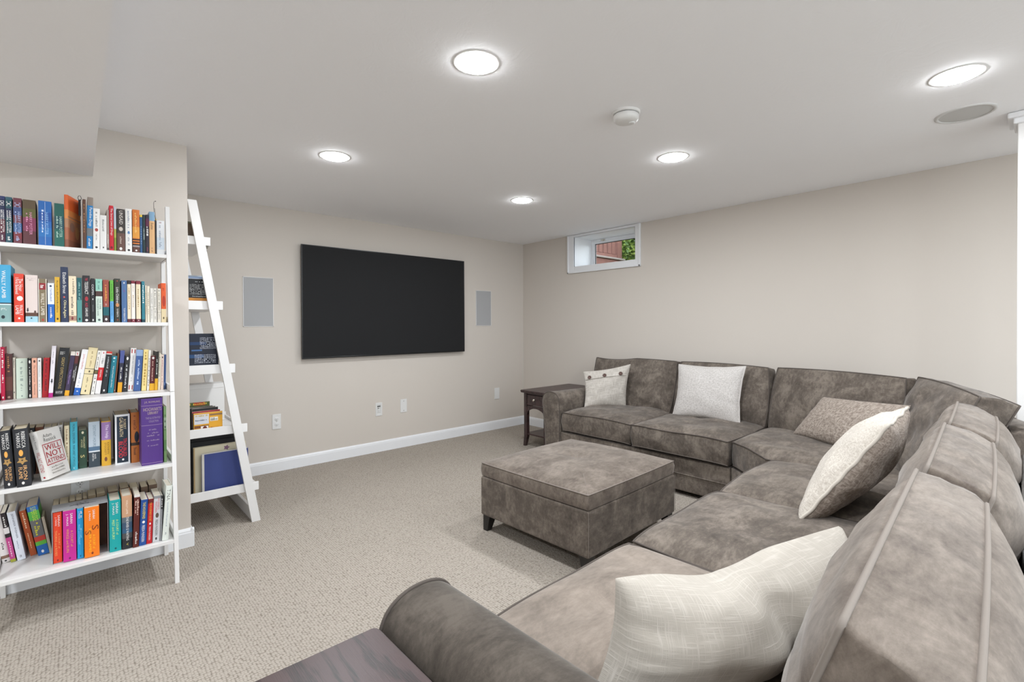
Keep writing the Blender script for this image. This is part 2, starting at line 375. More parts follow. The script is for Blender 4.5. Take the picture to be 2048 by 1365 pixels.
# ---- television, in-wall speakers
TVB = plain('black tv panel', '#1a1a1b', .33); TVF = plain('black tv bezel', '#0b0b0c', .3); TVS = plain('dark grey screen', '#272728', .6, spec=.1)
t = thing('television', 'large black flat screen television mounted on the beige wall', 'television', (2.4265, YW, 1.505))
put('body', MB().box(-.88, .88, -.045, -.012, -.49, .49, .006).mesh('body', TVB), t)
put('wall_mount', MB().box(-.3, .3, -.014, 0, -.2, .2, .003).mesh('wall_mount', TVB), t)
mb = MB(); W_, H_ = .9095, .5215
for (x0, x1, z0, z1) in ((-W_, -W_+.009, -H_, H_), (W_-.009, W_, -H_, H_), (-W_+.009, W_-.009, H_-.008, H_), (-W_+.009, W_-.009, -H_, -H_+.013)):
    mb.box(x0, x1, -.056, -.038, z0, z1, .0015)
put('bezel', mb.mesh('bezel', TVF), t)
put('screen', MB().box(-W_+.008, W_-.008, -.054, -.042, -H_+.012, H_-.007).mesh('screen', TVS), t)
def wallspk(label, x0, x1, z0, z1):
    t = thing('wall_speaker', label, 'speaker', ((x0+x1)/2, YW, z0), group='in-wall speakers beside the television')
    w = (x1-x0)/2; h = z1-z0
    mb = MB()
    for (a, b, c, d) in ((-w, -w+.004, 0, h), (w-.004, w, 0, h), (-w, w, 0, .004), (-w, w, h-.004, h)): mb.box(a, b, -.006, 0, c, d)
    put('bezel', mb.mesh('bezel', PLASTIC), t)
    put('grille', MB().box(-w+.0045, w-.0045, -.0045, 0, .0045, h-.0045).mesh('grille', GRILLE), t)
wallspk('flat grey rectangular speaker grille in the wall left of the television', 1.053, 1.293, 1.281, 1.707)
wallspk('flat grey rectangular speaker grille in the wall right of the television', 3.543, 3.777, 1.280, 1.703)
# ---- outlets (local: plate in xz, front = -y)
def plate(t, w=.072, h=.132, hole=None):
    return put('plate', MB().box(-w/2, w/2, -.006, 0, -h/2, h/2, .002).mesh('plate', PLASTIC), t)
def duplex(label, x, y, z):
    t = thing('wall_outlet', label, 'outlet', (x, y, z)); plate(t)
    for s in (1, -1):
        mb = MB(); mb.lathe([(.0168, 0), (.0168, .003), (.0155, .0038), (0, .0038)], 24)
        me = mb.mesh('receptacle', PLASTIC); r = put('receptacle', me, t, (0, -.005, s*.0235)); r.rotation_euler = (R(90), 0, 0)
        put('slots', MB().box(-.0075, -.0055, -.002, .007, .0036, .0044).box(.0055, .0075, -.001, .006, .0036, .0044).box(-.002, .002, -.0095, -.005, .0036, .0044, .0003).mesh('slots', DARKSLOT), r)
    put('screw', MB().lathe([(.003, 0), (.003, .001), (0, .0013)], 12).mesh('screw', CHROME), t, (0, -.006, 0)).rotation_euler = (R(90), 0, 0)
    return t
duplex('white duplex outlet low on the wall nearest the ladder shelves', 1.3105, YW, .440)
duplex('white duplex outlet partly hidden behind the front bookcase', .0105, 3.348, .455)
t = thing('media_outlet', 'white recessed media outlet low on the wall under the television', 'outlet', (2.2865, YW, .4325)); 
mb = MB()
for (a, b, c, d) in ((-.036, -.020, -.067, .067), (.020, .036, -.067, .067), (-.02, .02, -.067, -.042), (-.02, .02, .042, .067)): mb.box(a, b, -.006, 0, c, d, .0015)
put('plate', mb.mesh('plate', PLASTIC), t)
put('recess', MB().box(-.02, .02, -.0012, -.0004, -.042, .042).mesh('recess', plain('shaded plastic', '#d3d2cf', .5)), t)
mb = MB()
for i in range(4): mb.box(-.016+i*.0085, -.0105+i*.0085, -.0045, -.001, .024, .034)
for i in range(2): mb.box(-.012+i*.008, -.008+i*.008, -.0045, -.001, .006, .014)
put('ports', mb.mesh('ports', DARKSLOT), t)
put('receptacle', MB().box(-.015, .012, -.005, -.001, -.036, -.002, .003).mesh('receptacle', PLASTIC), t)
put('slots', MB().box(-.0085, -.0065, -.0056, -.005, -.020, -.012).box(.002, .004, -.0056, -.005, -.020, -.013).box(-.004, 0, -.0056, -.005, -.030, -.026).mesh('slots', DARKSLOT), t)
t = thing('blank_plate', 'white blank wall plate with two screws right of the media outlet', 'wall plate', (2.5685, YW, .437)); plate(t, .076, .140)
for s in (1, -1): put('screw', MB().lathe([(.0035, 0), (.0035, .001), (0, .0014)], 12).mesh('screw', DARKSLOT), t, (0, -.0058, s*.05)).rotation_euler = (R(90), 0, 0)
t = thing('rocker_plate', 'small white plate on the wall by the far corner and end table', 'wall plate', (3.865, YW, .4405)); plate(t, .078, .138)
put('insert', MB().box(-.0175, .0175, -.0085, -.004, -.036, .036, .002).mesh('insert', PLASTIC), t)
# ------------------------------------------------------------------ soft furniture
def rel(me_v, root): return [Vector(v)-root for v in me_v]
def soft_box(P, tb, crown=(.03, .02), n=(22, 18), k=.10, bulge=.012, seed=0, wr=.006, wf=3.0, aniso=(1, 1), pw=4, side_wr=.004):
    """A boxed cushion. P(u, v, h) -> world for u, v in -1..1 and height h through the thickness.
    Returns body verts/faces and the two welt rings."""
    nu, nv = n; mbv = []; mbf = []
    so = Vector((seed*7.3, seed*3.1, seed*1.7))
    def sq(u, v): return u*math.sqrt(1-k*v*v/2), v*math.sqrt(1-k*u*u/2)
    def face(sign, cr):
        o = len(mbv)
        for j in range(nv+1):
            for i in range(nu+1):
                u = -1+2*i/nu; v = -1+2*j/nv
                u = math.sin(u*math.pi/2)*.5+u*.5; v = math.sin(v*math.pi/2)*.5+v*.5
                f = max(0, (1-abs(u)**pw))*max(0, (1-abs(v)**pw)); f = f**.6
                w = noise.noise(Vector((u*wf*aniso[0], v*wf*aniso[1], sign*2.))+so)*wr*2*f
                w += noise.noise(Vector((u*wf*2.7*aniso[0], v*wf*2.7*aniso[1], sign*5.))+so)*wr*.8*f
                a, b = sq(u, v)
                mbv.append(P(a, b, sign*(tb/2+cr*f+w)))
        for j in range(nv):
            for i in range(nu):
                q = (o+j*(nu+1)+i, o+j*(nu+1)+i+1, o+(j+1)*(nu+1)+i+1, o+(j+1)*(nu+1)+i)
                mbf.append(q if sign > 0 else q[::-1])
    face(1, crown[0]); face(-1, crown[1])
    ring = []
    def w(t): return math.sin(t*math.pi/2)*.5+t*.5
    for i in range(nu): ring.append((w(-1+2*i/nu), -1))
    for j in range(nv): ring.append((1, w(-1+2*j/nv)))
    for i in range(nu): ring.append((w(1-2*i/nu), 1))
    for j in range(nv): ring.append((-1, w(1-2*j/nv)))
    o = len(mbv); rows = 6; L = len(ring)
    for r in range(rows+1):
        s = -1+2*r/rows
        for (u, v) in ring:
            a, b = sq(u, v); e = 1+bulge*(1-s*s)*2+noise.noise(Vector((u*4, v*4, s*1.5))+so)*side_wr*(1-s*s)*4
            mbv.append(P(a*e, b*e, s*tb/2))
    for r in range(rows):
        for i in range(L):
            j = (i+1) % L
            mbf.append((o+r*L+i, o+r*L+j, o+(r+1)*L+j, o+(r+1)*L+i))
    top = [P(*[c*1.004 for c in sq(u, v)], tb/2) for u, v in ring]; bot = [P(*[c*1.004 for c in sq(u, v)], -tb/2) for u, v in ring]
    return mbv, mbf, top, bot
def cushion(name, parent, root, P, tb, mat=None, weltr=.0042, welt=None, bottom_welt=True, **kw):
    v, f, top, bot = soft_box(P, tb, **kw)
    mb = MB().add(rel(v, root), f, 0, True)
    o = put(name, mb.mesh(name, mat or SUEDE), parent)
    w = MB().tube(rel(top, root), weltr, True)
    if bottom_welt: w.tube(rel(bot, root), weltr, True)
    put('welt', w.mesh('welt', welt or WELT, False), o)
    return o
def quadmap(bl, br, tl, tr, nrm=None, warp=None):
    bl, br, tl, tr = map(Vector, (bl, br, tl, tr))
    if nrm is None: nrm = ((br-bl)+(tr-tl)).cross((tl-bl)+(tr-br)).normalized()
    nrm = Vector(nrm)
    def P(u, v, h):
        s = (u+1)/2; t = (v+1)/2
        p = bl*(1-s)*(1-t)+br*s*(1-t)+tl*(1-s)*t+tr*s*t+nrm*h
        if warp: p = p+warp(u, v, h)
        return p
    return P
SR = Vector((3.3, 1.0, 0))
sofa = thing('sectional_sofa', 'large taupe suede L shaped sectional sofa along the right wall', 'sofa', SR)
def sp(name, mb, mats, par=sofa): return put(name, mb.mesh(name, mats), par)
class SMB(MB):
    def mesh(s, name, mats, fix=True):
        s.v = [(x-SR.x, y-SR.y, z-SR.z) for x, y, z in s.v]; return MB.mesh(s, name, mats, fix)
# second leg frame
th = R(2.2); D2 = Vector((math.cos(th), math.sin(th), 0)); B2 = Vector((math.sin(th), -math.cos(th), 0)); O2 = Vector((.5, 1.012, 0))
def L2(a, b, z): p = O2+D2*a+B2*b; return Vector((p.x, p.y, z))
M2 = Matrix(((D2.x, -B2.x, 0, O2.x), (D2.y, -B2.y, 0, O2.y), (0, 0, 1, 0), (0, 0, 0, 1)))   # local x along, y towards the television
# bases
mb = SMB().box(3.352, 4.29, 1.46, 3.04, .035, .285, .012, 2)
mb.tube([(3.349, 3.0, .165), (3.349, 1.465, .165)], .0035); sp('base', mb, SUEDE)
pts = [(3.362, 1.455), (3.095, 1.125), (3.13, .02), (3.95, .20), (4.29, .62), (4.29, 1.455)]
mb = SMB().prism(pts, 'z', .035, .285); sp('base', mb, SUEDE)
mb = SMB(); mb.box(.05, 2.60, -1.04, -.012, .035, .285, .012, 2, T=M2); sp('base', mb, SUEDE)
mb = SMB().box(3.42, 4.25, 1.5, 3.2, .012, .036); mb.box(.1, 2.5, -.95, -.08, .012, .036, T=M2).prism([(3.42, 1.44), (3.2, 1.1), (3.2, .2), (3.9, .3), (4.2, .65), (4.2, 1.44)], 'z', .012, .036)
sp('dust_cover', mb, BLACKCLOTH)
FOOT = BLACKWOOD
for (x, y) in ((3.43, 3.12), (4.2, 3.12), (3.43, 1.55), (4.2, 1.55), (.62, .93), (.62, .10), (2.9, 1.0), (2.9, .1)):
    sp('foot', SMB().lathe([(.0, 0), (.024, 0), (.03, .03), (0, .03)], 16, c=(x, y, 0)), FOOT)
# back frames
mb = SMB().box(4.16, 4.30, 1.44, 3.10, .28, .80, .03, 4); sp('back_frame', mb, SUEDE)
def poly_wall(mb, line, th_, z0, z1):
    """upright wall of thickness th_ along a polyline (outer side to the right of travel)"""
    line = [Vector((p[0], p[1])) for p in line]; inn = []; out = []
    for i, p in enumerate(line):
        a = line[max(0, i-1)]; b = line[min(len(line)-1, i+1)]; d = (b-a).normalized(); n = Vector((d.y, -d.x))
        out.append(p+n*0); inn.append(p-n*th_)
    prof = [(0, z0), (0, z1-.03), (.012, z1-.008), (.035, z1), (th_-.035, z1), (th_-.012, z1-.008), (th_, z1-.03), (th_, z0)]
    v = []; m = len(prof)
    for i in range(len(line)):
        for d, z in prof:
            q = out[i].lerp(inn[i], d/th_); v.append((q.x, q.y, z))
    f = []
    for i in range(len(line)-1):
        for k in range(m): f.append((i*m+k, i*m+(k+1) % m, (i+1)*m+(k+1) % m, (i+1)*m+k))
    f += [tuple(range(m)), tuple(range((len(line)-1)*m, len(line)*m))]
    return mb.add(v, f, 0, True)
line = [(3.04, -.015), (3.35, .01), (3.72, .13), (4.02, .36), (4.2, .68), (4.30, 1.05), (4.30, 1.435)]
sp('back_frame', poly_wall(SMB(), line, .12, .28, .80), SUEDE)
q0 = L2(.02, 1.135, 0); q1 = L2(2.545, 1.135, 0)
sp('back_frame', poly_wall(SMB(), [(q0.x, q0.y), ((q0.x+q1.x)/2, (q0.y+q1.y)/2), (q1.x, q1.y)], .10, .28, .72), SUEDE)
# arms: flared round-topped profile swept front to back
def arm(T, length, mt):
    """local: x = outwards across the arm (0 inner face .. ), y = from front to back, z up"""
    inner = [(0, .04), (0, .30), (-.002, .48), (.004, .575)]
    topp = [(.018, .615), (.048, .640), (.095, .650), (.145, .645), (.185, .625), (.207, .593), (.214, .555)]
    outer = [(.206, .48), (.192, .36), (.18, .22), (.172, .04)]
    raw = inner+topp+outer; pr = []
    for i in range(len(raw)-1):       # Catmull-Rom through the profile points
        p0, p1, p2, p3 = raw[max(0, i-1)], raw[i], raw[i+1], raw[min(len(raw)-1, i+2)]
        for q in range(4):
            t = q/4; pr.append(tuple(.5*(2*b+(c-a)*t+(2*a-5*b+4*c-d)*t*t+(3*b-a-3*c+d)*t**3) for a, b, c, d in zip(p0, p1, p2, p3)))
    pr.append(raw[-1]); n = len(pr); cx, cz = .1, .34
    mb = SMB(); v = []; f = []
    ys = [0, .02, .2, .5, length-.03, length]
    for i, y in enumerate(ys):
        s = .995 if i in (0, len(ys)-1) else 1
        sag = -.012*(y/length)
        for (x, z) in pr: v.append((cx+(x-cx)*s, y, cz+(z-cz)*s+(sag if z > .4 else 0)))
    for i in range(len(ys)-1):
        for k in range(n): f.append((i*n+k, i*n+(k+1) % n, (i+1)*n+(k+1) % n, (i+1)*n+k))
    vv = [T @ Vector(p) for p in v]; mb.add(vv, f, 0, True)
    # padded front: rings towards the centre
    v = []; f = []
    for r, (s, d) in enumerate(((.995, 0), (.95, -.008), (.8, -.013), (.4, -.015), (.0, -.015))):
        for (x, z) in pr: v.append(T @ Vector((cx+(x-cx)*s, d, cz+(z-cz)*s)))
    for r in range(4):
        for k in range(n): f.append((r*n+k, r*n+(k+1) % n, (r+1)*n+(k+1) % n, (r+1)*n+k))
    mb.add(v, f, 0, True)
    mb.add([T @ Vector((x, length, z)) for x, z in pr], [tuple(range(n))])
    o = sp('arm', mb, mt)
    w = SMB().tube([T @ Vector((x, 0, z)) for x, z in pr], .0045)
    put('welt', w.mesh('welt', WELT, False), o)
    return o
# arm by the far end table: inner face y=3.035, outwards +y, front at x=3.325 going +x
arm(Matrix(((0, 1, 0, 3.335), (1, 0, 0, 3.035), (0, 0, 1, 0), (0, 0, 0, 1))), .90, SUEDE)
# near arm: inner face to +x, outwards -a, front towards the television
TA = Matrix(((-D2.x, B2.x, 0, L2(.222, -.005, 0).x), (-D2.y, B2.y, 0, L2(.222, -.005, 0).y), (0, 0, 1, 0), (0, 0, 0, 1)))
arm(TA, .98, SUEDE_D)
# seat cushions
ZS = .392
def seat(bl, br, tl, tr, seed, tb=.165, **kw):
    w0 = kw.pop('warp', None); rs = random.Random(seed); ph = rs.uniform(0, 6)
    def wp(u, v, h):
        d = Vector((0, 0, -.010*(abs(u)**6)*(1 if v < .2 else 0)*(.5+.5*(-v if v < 0 else 0))+.004*math.sin(u*4+ph)*(h > 0)*max(0, -v)**3))
        return d+(w0(u, v, h) if w0 else Vector())
    P = quadmap(*[(p[0], p[1], ZS) for p in (bl, br, tl, tr)], nrm=(0, 0, 1), warp=wp)
    a = dict(crown=(.036, .004), bulge=.014, wr=.007, wf=2.2, n=(30, 26), k=.12); a.update(kw)
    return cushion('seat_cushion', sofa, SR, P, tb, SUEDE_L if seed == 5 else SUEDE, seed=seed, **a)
seat((3.345, 3.02), (3.345, 2.262), (4.10, 3.02), (4.10, 2.262), 1)
seat((3.325, 2.252), (3.325, 1.462), (4.10, 2.252), (4.10, 1.462), 2)
def wedge_warp(u, v, h):
    t = (v+1)/2; return Vector((.24, -.20, 0))*(t*t*(1-u*u))
seat((3.365, 1.452), (3.085, 1.135), (4.10, 1.445), (3.12, .30), 3, warp=wedge_warp)
for i, (a0, a1) in enumerate(((.232, 1.022), (1.032, 1.812), (1.822, 2.582))):
    p = [L2(a0, 0.01, 0), L2(a1, .01, 0), L2(a0, .76, 0), L2(a1, .76, 0)]
    seat(p[0], p[1], p[2], p[3], 5+i)
# back cushions: corners of the mid plane (bottom left, bottom right, top left, top right as seen from the seat)
def back(bl, br, tl, tr, nrm, seed, tb=.14, **kw):
    nrm = Vector(nrm).normalized()
    P = quadmap(bl, br, tl, tr, nrm, kw.pop('warp', None))
    a = dict(crown=(.055, .03), bulge=.018, wr=.014, wf=2.0, n=(30, 26), k=.16, pw=2.6, side_wr=.009); a.update(kw)
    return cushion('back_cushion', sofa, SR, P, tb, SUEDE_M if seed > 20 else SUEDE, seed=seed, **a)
zb = .455
back((4.045, 3.16, zb), (4.045, 2.262, zb), (4.165, 3.205, .930), (4.165, 2.252, .935), (-.97, 0, .24), 11,
     warp=lambda u, v, h: Vector((0, 0, -.020*max(0, v)*(1-(2*u+.9)**2 if abs(2*u+.9) < 1 else 0))))
back((4.045, 2.252, zb), (4.045, 1.45, zb), (4.165, 2.238, .935), (4.165, 1.465, .925), (-.97, 0, .24), 12)
back((4.05, 1.43, zb), (3.70, .585, zb), (4.165, 1.40, .930), (3.865, .535, .935), (-.92, .32, .24), 13)
back((3.69, .57, zb), (3.02, .36, zb), (3.87, .46, .945), (3.085, .125, .935), (-.38, .9, .24), 14)
n2 = -B2+Vector((0, 0, .42))
def kb(a0, a1, da, b0, b1, zt, seed, tb=.135, **kw):
    back(L2(a0, b0, zb), L2(a1, b0, zb), L2(a0+da, b1, zt), L2(a1+da, b1, zt), n2, seed, tb, **kw)
kw = dict(crown=(.05, .12), wr=.008, wf=1.8, aniso=(.6, 2.0), welt=WELT2, weltr=.005, k=.24)
def kb2(a0, a1, ta0, ta1, zt0, zt1, seed, tb=.135, **kw):
    back(L2(a0, .77, zb), L2(a1, .77, zb), L2(ta0, .915, zt0), L2(ta1, .905, zt1), n2, seed, tb, **kw)
kb2(.25, 1.03, .155, 1.035, .885, .905, 21, **kw)
kb2(1.12, 1.83, 1.125, 1.83, .885, .905, 22, **kw)
kb2(1.88, 2.50, 1.885, 2.50, .895, .905, 23, **kw)
# ------------------------------------------------------------------ ottoman
OR = Vector((2.334, 1.967, 0))
ot = thing('ottoman', 'square taupe suede storage ottoman on the carpet in front of the sofa', 'ottoman', OR, (0, 0, R(1.8)))
hx, hy = .447, .419
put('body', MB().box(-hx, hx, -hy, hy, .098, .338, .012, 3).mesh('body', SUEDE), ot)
put('stitching', MB().tube([(-hx-.0002, -hy-.0002, .11), (-hx-.0002, -hy-.0002, .335)], .0016).tube([(hx, -hy, .11), (hx, -hy, .335)], .0016).mesh('stitching', WELT2), ot)
def lidP(u, v, h): return Vector((u*(hx-.002), v*(hy-.002), .382+h))
v, f, top, bot = soft_box(lidP, .078, (.046, 0), (40, 36), .05, .006, 31, .003, 3, pw=3, side_wr=.001)
for i, p in enumerate(v):
    if p.z > .40:
        d = math.hypot(p.x, p.y); p.z -= .016*math.exp(-(d/.055)**2)+.004*math.exp(-(d/.18)**2)
        q = abs(abs(p.x/hx)-abs(p.y/hy)); p.z -= .0035*math.exp(-(q/.03)**2)*(1 if d < .5 else .3)
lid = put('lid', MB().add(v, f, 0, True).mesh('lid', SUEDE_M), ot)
st = MB().tube(top, .0028, True)
def topz(x, y):
    u, w = x/hx, y/hy; ff = (max(0, 1-abs(u)**3)*max(0, 1-abs(w)**3))**.6; d = math.hypot(x, y)
    return .421+.046*ff-.016*math.exp(-(d/.055)**2)-.004*math.exp(-(d/.18)**2)-.0035
for sx, sy in ((1, 1), (1, -1), (-1, 1), (-1, -1)):
    st.tube([(sx*hx*t, sy*hy*t, topz(sx*hx*t, sy*hy*t)) for t in [i/24*.985 for i in range(25)]], .0016)
put('stitching', st.mesh('stitching', WELT2, False), lid)
for sx in (-1, 1):
    for sy in (-1, 1):
        mb = MB(); a, b_ = .062, .036
        x0, x1 = (sx*(hx-.012), sx*(hx-.012-a)); y0, y1 = (sy*(hy-.012), sy*(hy-.012-a))
        xb, yb_ = sx*(hx-.012-b_), sy*(hy-.012-b_)
        mb.add([(x0, y0, 0), (xb, y0, 0), (xb, yb_, 0), (x0, yb_, 0), (x0, y0, .106), (x1, y0, .106), (x1, y1, .106), (x0, y1, .106)],
               [(0, 1, 2, 3), (4, 5, 6, 7), (0, 1, 5, 4), (1, 2, 6, 5), (2, 3, 7, 6), (3, 0, 4, 7)])
        put('leg', mb.mesh('leg', BLACKWOOD), ot)
# ------------------------------------------------------------------ end tables (local: front = -y, drawer in front)
def end_table(label, loc, rot):
    t = thing('end_table', label, 'end table', loc, rot, 'espresso end tables at both ends of the sofa')
    w, d, h = .39, .79, .595
    rc = .016; pts = []
    for cx, cy, a0 in ((w/2-rc, rc, -90), (w/2-rc, d-rc, 0), (-w/2+rc, d-rc, 90), (-w/2+rc, rc, 180)):
        pts += [(cx+rc*math.cos(R(a0+k*22.5)), cy+rc*math.sin(R(a0+k*22.5))) for k in range(5)]
    bm = bmesh.new(); bm.faces.new([bm.verts.new((x_, y_, h-.020)) for x_, y_ in pts])
    ex = bmesh.ops.extrude_face_region(bm, geom=bm.faces[:]); bmesh.ops.translate(bm, vec=(0, 0, .02), verts=[g for g in ex['geom'] if isinstance(g, bmesh.types.BMVert)])
    bmesh.ops.bevel(bm, geom=[e for e in bm.edges if abs(e.verts[0].co.z-e.verts[1].co.z) < 1e-5], offset=.005, segments=2, affect='EDGES')
    mb = MB().bmesh_in(bm).box(-w/2+.008, w/2-.008, .008, d-.008, h-.028, h-.018, .003)
    put('table_top', mb.mesh('table_top', ESPRESSO), t)
    x, y0, y1 = w/2-.030, .034, d-.034; lg = .040
    for sx in (-1, 1):
        for (ya_, s) in ((y0, 1), (y1-lg, -1)):
            xa, xb = (sx*x, sx*(x-lg))
            mb = MB(); yb_ = ya_+lg
            mb.box(min(xa, xb), max(xa, xb), ya_, yb_, .10, h-.026)
            # sabre foot: tapers and kicks outwards
            k = .016; fx0, fx1 = (sx*(x+.006), sx*(x-lg+k))
            fy0, fy1 = (ya_-.006, yb_-k) if s > 0 else (ya_+k, yb_+.006)
            X0, X1 = xa, xb
            mb.add([(fx0, fy0, 0), (fx1, fy0, 0), (fx1, fy1, 0), (fx0, fy1, 0), (X0, ya_, .101), (X1, ya_, .101), (X1, yb_, .101), (X0, yb_, .101)],
                   [(0, 1, 2, 3), (4, 5, 6, 7), (0, 1, 5, 4), (1, 2, 6, 5), (2, 3, 7, 6), (3, 0, 4, 7)])
            put('leg', mb.mesh('leg', ESPRESSO), t)
    xi = x-lg
    for sx in (-1, 1):
        a, b = sorted((sx*(x-.004), sx*(x-.022)))
        # side apron with an arched lower edge
        ys = [y0+lg-.002+(y1-y0-2*lg+.004)*i/14 for i in range(15)]
        low = [h-.205+.05*math.sin(math.pi*i/14)**.8 for i in range(15)]
        put('side_panel', MB().prism([(ys[0], h-.026), (ys[-1], h-.026)]+[(y, z) for y, z in zip(ys[::-1], low[::-1])], 'x', a, b).mesh('side_panel', ESPRESSO), t)
    put('back_panel', MB().box(-xi-.002, xi+.002, y1-.022, y1-.004, h-.2, h-.026).mesh('back_panel', ESPRESSO), t)
    n = 14; xs = [-xi-.002+(2*xi+.004)*i/n for i in range(n+1)]
    arch = [.372-.012+.048*math.sin(math.pi*i/n)**.7-(.035 if i in (0, n) else 0) for i in range(n+1)]
    put('apron', MB().prism([(-xi-.002, .432), (xi+.002, .432)]+[(a, z) for a, z in zip(xs[::-1], arch[::-1])], 'y', y0+.006, y0+.024).mesh('apron', ESPRESSO), t)
    dr = put('drawer', MB().box(-xi+.006, xi-.006, y0+.002, y0+.4, .438, h-.046, .004).mesh('drawer', ESPRESSO), t)
    put('rail', MB().box(-xi-.002, xi+.002, y0+.006, y0+.03, h-.042, h-.024).mesh('rail', ESPRESSO), t)
    kn = put('knob', MB().lathe([(.006, 0), (.0045, .012), (.010, .017), (.0135, .023), (.0125, .028), (.006, .031), (0, .0315)], 24).mesh('knob', CHROME), dr, (0, y0+.003, .500))
    kn.rotation_euler = (R(90), 0, 0)
    put('lower_shelf', MB().box(-x+.006, x-.006, y0+.01, y1-.01, .120, .136, .002).mesh('lower_shelf', ESPRESSO), t)
    return t
end_table('dark espresso end table with a nickel knob in the far corner beside the sofa arm', (3.508, 3.563, 0), (0, 0, R(-90)))
end_table('dark espresso end table in the foreground beside the near sofa arm', (.311, 1.025, 0), (0, 0, R(180)))
# ------------------------------------------------------------------ throw pillows
def pillow(name, label, bl, br, tl, tr, T, mat, seed, pinch=.085, flange=0, welt=0, weltmat=None, wr=.008, fold=None, nrm=None, n=30, back=None, asym=0, warp=None):
    c = (Vector(bl)+Vector(br)+Vector(tl)+Vector(tr))/4; base = Vector((c.x, c.y, min(bl[2], br[2])))
    P = quadmap(bl, br, tl, tr, nrm, warp); so = Vector((seed*3.3, seed*9.1, seed))
    t = thing(name, label, 'pillow', base)
    def uvw(u, v):
        return u*(1-pinch*(1-v*v)**1.2), v*(1-pinch*(1-u*u)**1.2)
    def th(u, v):
        return (max(0, 1-u*u)*max(0, 1-v*v))**.45
    vs = []; fs = []
    for s in (1, -1):
        o = len(vs)
        for j in range(n+1):
            for i in range(n+1):
                u = -1+2*i/n; v = -1+2*j/n
                u = .45*u+.55*math.sin(u*math.pi/2); v = .45*v+.55*math.sin(v*math.pi/2)
                a, b = uvw(u, v); f = th(u, v)
                e = (1-max(abs(u), abs(v)))
                w = noise.noise(Vector((u*2.2, v*2.2, s*3))+so)*wr*f
                # gathers running in from the seam
                w += noise.noise(Vector((math.atan2(v, u)*4.5, s*2., 0))+so)*wr*1.1*math.exp(-(e/.25)**2)*min(1, e*9)
                h = s*(T/2)*f+w+asym*f
                if fold and s > 0: h += fold(u, v)*f
                vs.append(P(a, b, h))
        for j in range(n):
            for i in range(n):
                q = (o+j*(n+1)+i, o+j*(n+1)+i+1, o+(j+1)*(n+1)+i+1, o+(j+1)*(n+1)+i)
                fs.append(q if s > 0 else q[::-1])
    mb = MB(); half = len(fs)//2
    mb.add(rel(vs, base), fs, 0, True)
    if back:
        for i in range(half, len(fs)): mb.m[i] = 1
    me = mb.mesh('cover', [mat]+([back] if back else []), False)
    su = (Vector(br)-Vector(bl)).length/2; sv = (Vector(tl)-Vector(bl)).length/2; uvl = me.uv_layers.new(name='UVMap').data
    cs = []
    for j in range(n+1):
        for i in range(n+1):
            u = -1+2*i/n; v = -1+2*j/n; cs.append((u*su, v*sv))
    for lp in me.loops: uvl[lp.index].uv = cs[lp.vertex_index % len(cs)]
    body = put('cover', me, t)
    ring = []
    for i in range(n): ring.append((-1+2*i/n, -1))
    for i in range(n): ring.append((1, -1+2*i/n))
    for i in range(n): ring.append((1-2*i/n, 1))
    for i in range(n): ring.append((-1, 1-2*i/n))
    if welt:
        put('welt', MB().tube(rel([P(*uvw(u, v), noise.noise(Vector((u*5, v*5, 1))+so)*.006) for u, v in ring], base), welt, True).mesh('welt', weltmat or mat, False), t)
    if flange:
        v = []; m = len(ring)
        for k, (e, h) in enumerate(((.965, .004), (1+flange*.5, .0035), (1+flange, .0015), (1+flange, -.0015), (1+flange*.5, -.0035), (.965, -.004))):
            for (a, b) in ring:
                x, y = uvw(a, b); q = noise.noise(Vector((a*4, b*4, 2))+so)*.010*(1 if k in (1, 2, 3, 4) else 0)
                v.append(P(x*e, y*e, h+q))
        f = [(k*m+i, k*m+(i+1) % m, (k+1)*m+(i+1) % m, (k+1)*m+i) for k in range(5) for i in range(m)]
        put('flange', MB().add(rel(v, base), f, 0, True).mesh('flange', mat, False), t)
    return t, P, uvw, th, base
# white pillow with three wooden buttons
T1 = .13
t, P, uvw, thk, base = pillow('throw_pillow', 'cream throw pillow with three brown buttons by the far sofa arm',
    (3.64, 2.985, .487), (3.93, 2.71, .487), (3.765, 3.10, .815), (3.945, 2.665, .905), T1, LINEN, 41, .075, wr=.010)
def onp(u, v, d=0): a, b = uvw(u, v); return P(a, b, (T1/2)*thk(u, v)+d)
fl = [onp(-.93+1.86*i/20, .50+.05*math.sin(i/20*math.pi), .006) for i in range(21)]
put('flap_edge', MB().tube(rel(fl, base), .003).mesh('flap_edge', LINEN, False), t)
BTN = plain('brown wooden button', '#4d3026', .45, var=.2)
nr = (onp(.3, .5)-onp(-.3, .5)).cross(onp(0, .8)-onp(0, .2)).normalized()
for u in (-.74, -.05, .66):
    o = put('button', MB().lathe([(.017, -.003), (.018, .001), (.016, .0045), (.011, .0052), (.009, .0035), (0, .0035)], 24).mesh('button', BTN), t, onp(u, .60+.05*(1-abs(u)), .011)-base)
    o.rotation_euler = nr.to_track_quat('Z', 'Y').to_euler()
pillow('throw_pillow', 'large off white woven throw pillow with flanged edge on the second seat',
    (3.84, 2.165, .488), (3.875, 1.615, .488), (3.985, 2.185, .925), (3.985, 1.615, .940), .16, OFFWHITE, 43, .075, flange=.03, wr=.010)
pillow('throw_pillow', 'taupe textured lumbar pillow lying in the corner of the sofa',
    (3.785, 1.205, .50), (3.40, .655, .50), (3.845, 1.03, .775), (3.52, .51, .815), .15, TAUPEWEAVE, 44, .05, wr=.006)
pillow('throw_pillow', 'cream knit pillow with taupe back and corded seam, standing edge on',
    (2.66, .66, .495), (2.13, .655, .487), (2.80, .415, .90), (2.345, .405, .885), .20, CREAMKNIT, 45, .05, welt=.007, wr=.016, back=TAUPEWEAVE, nrm=(0, .86, .5))
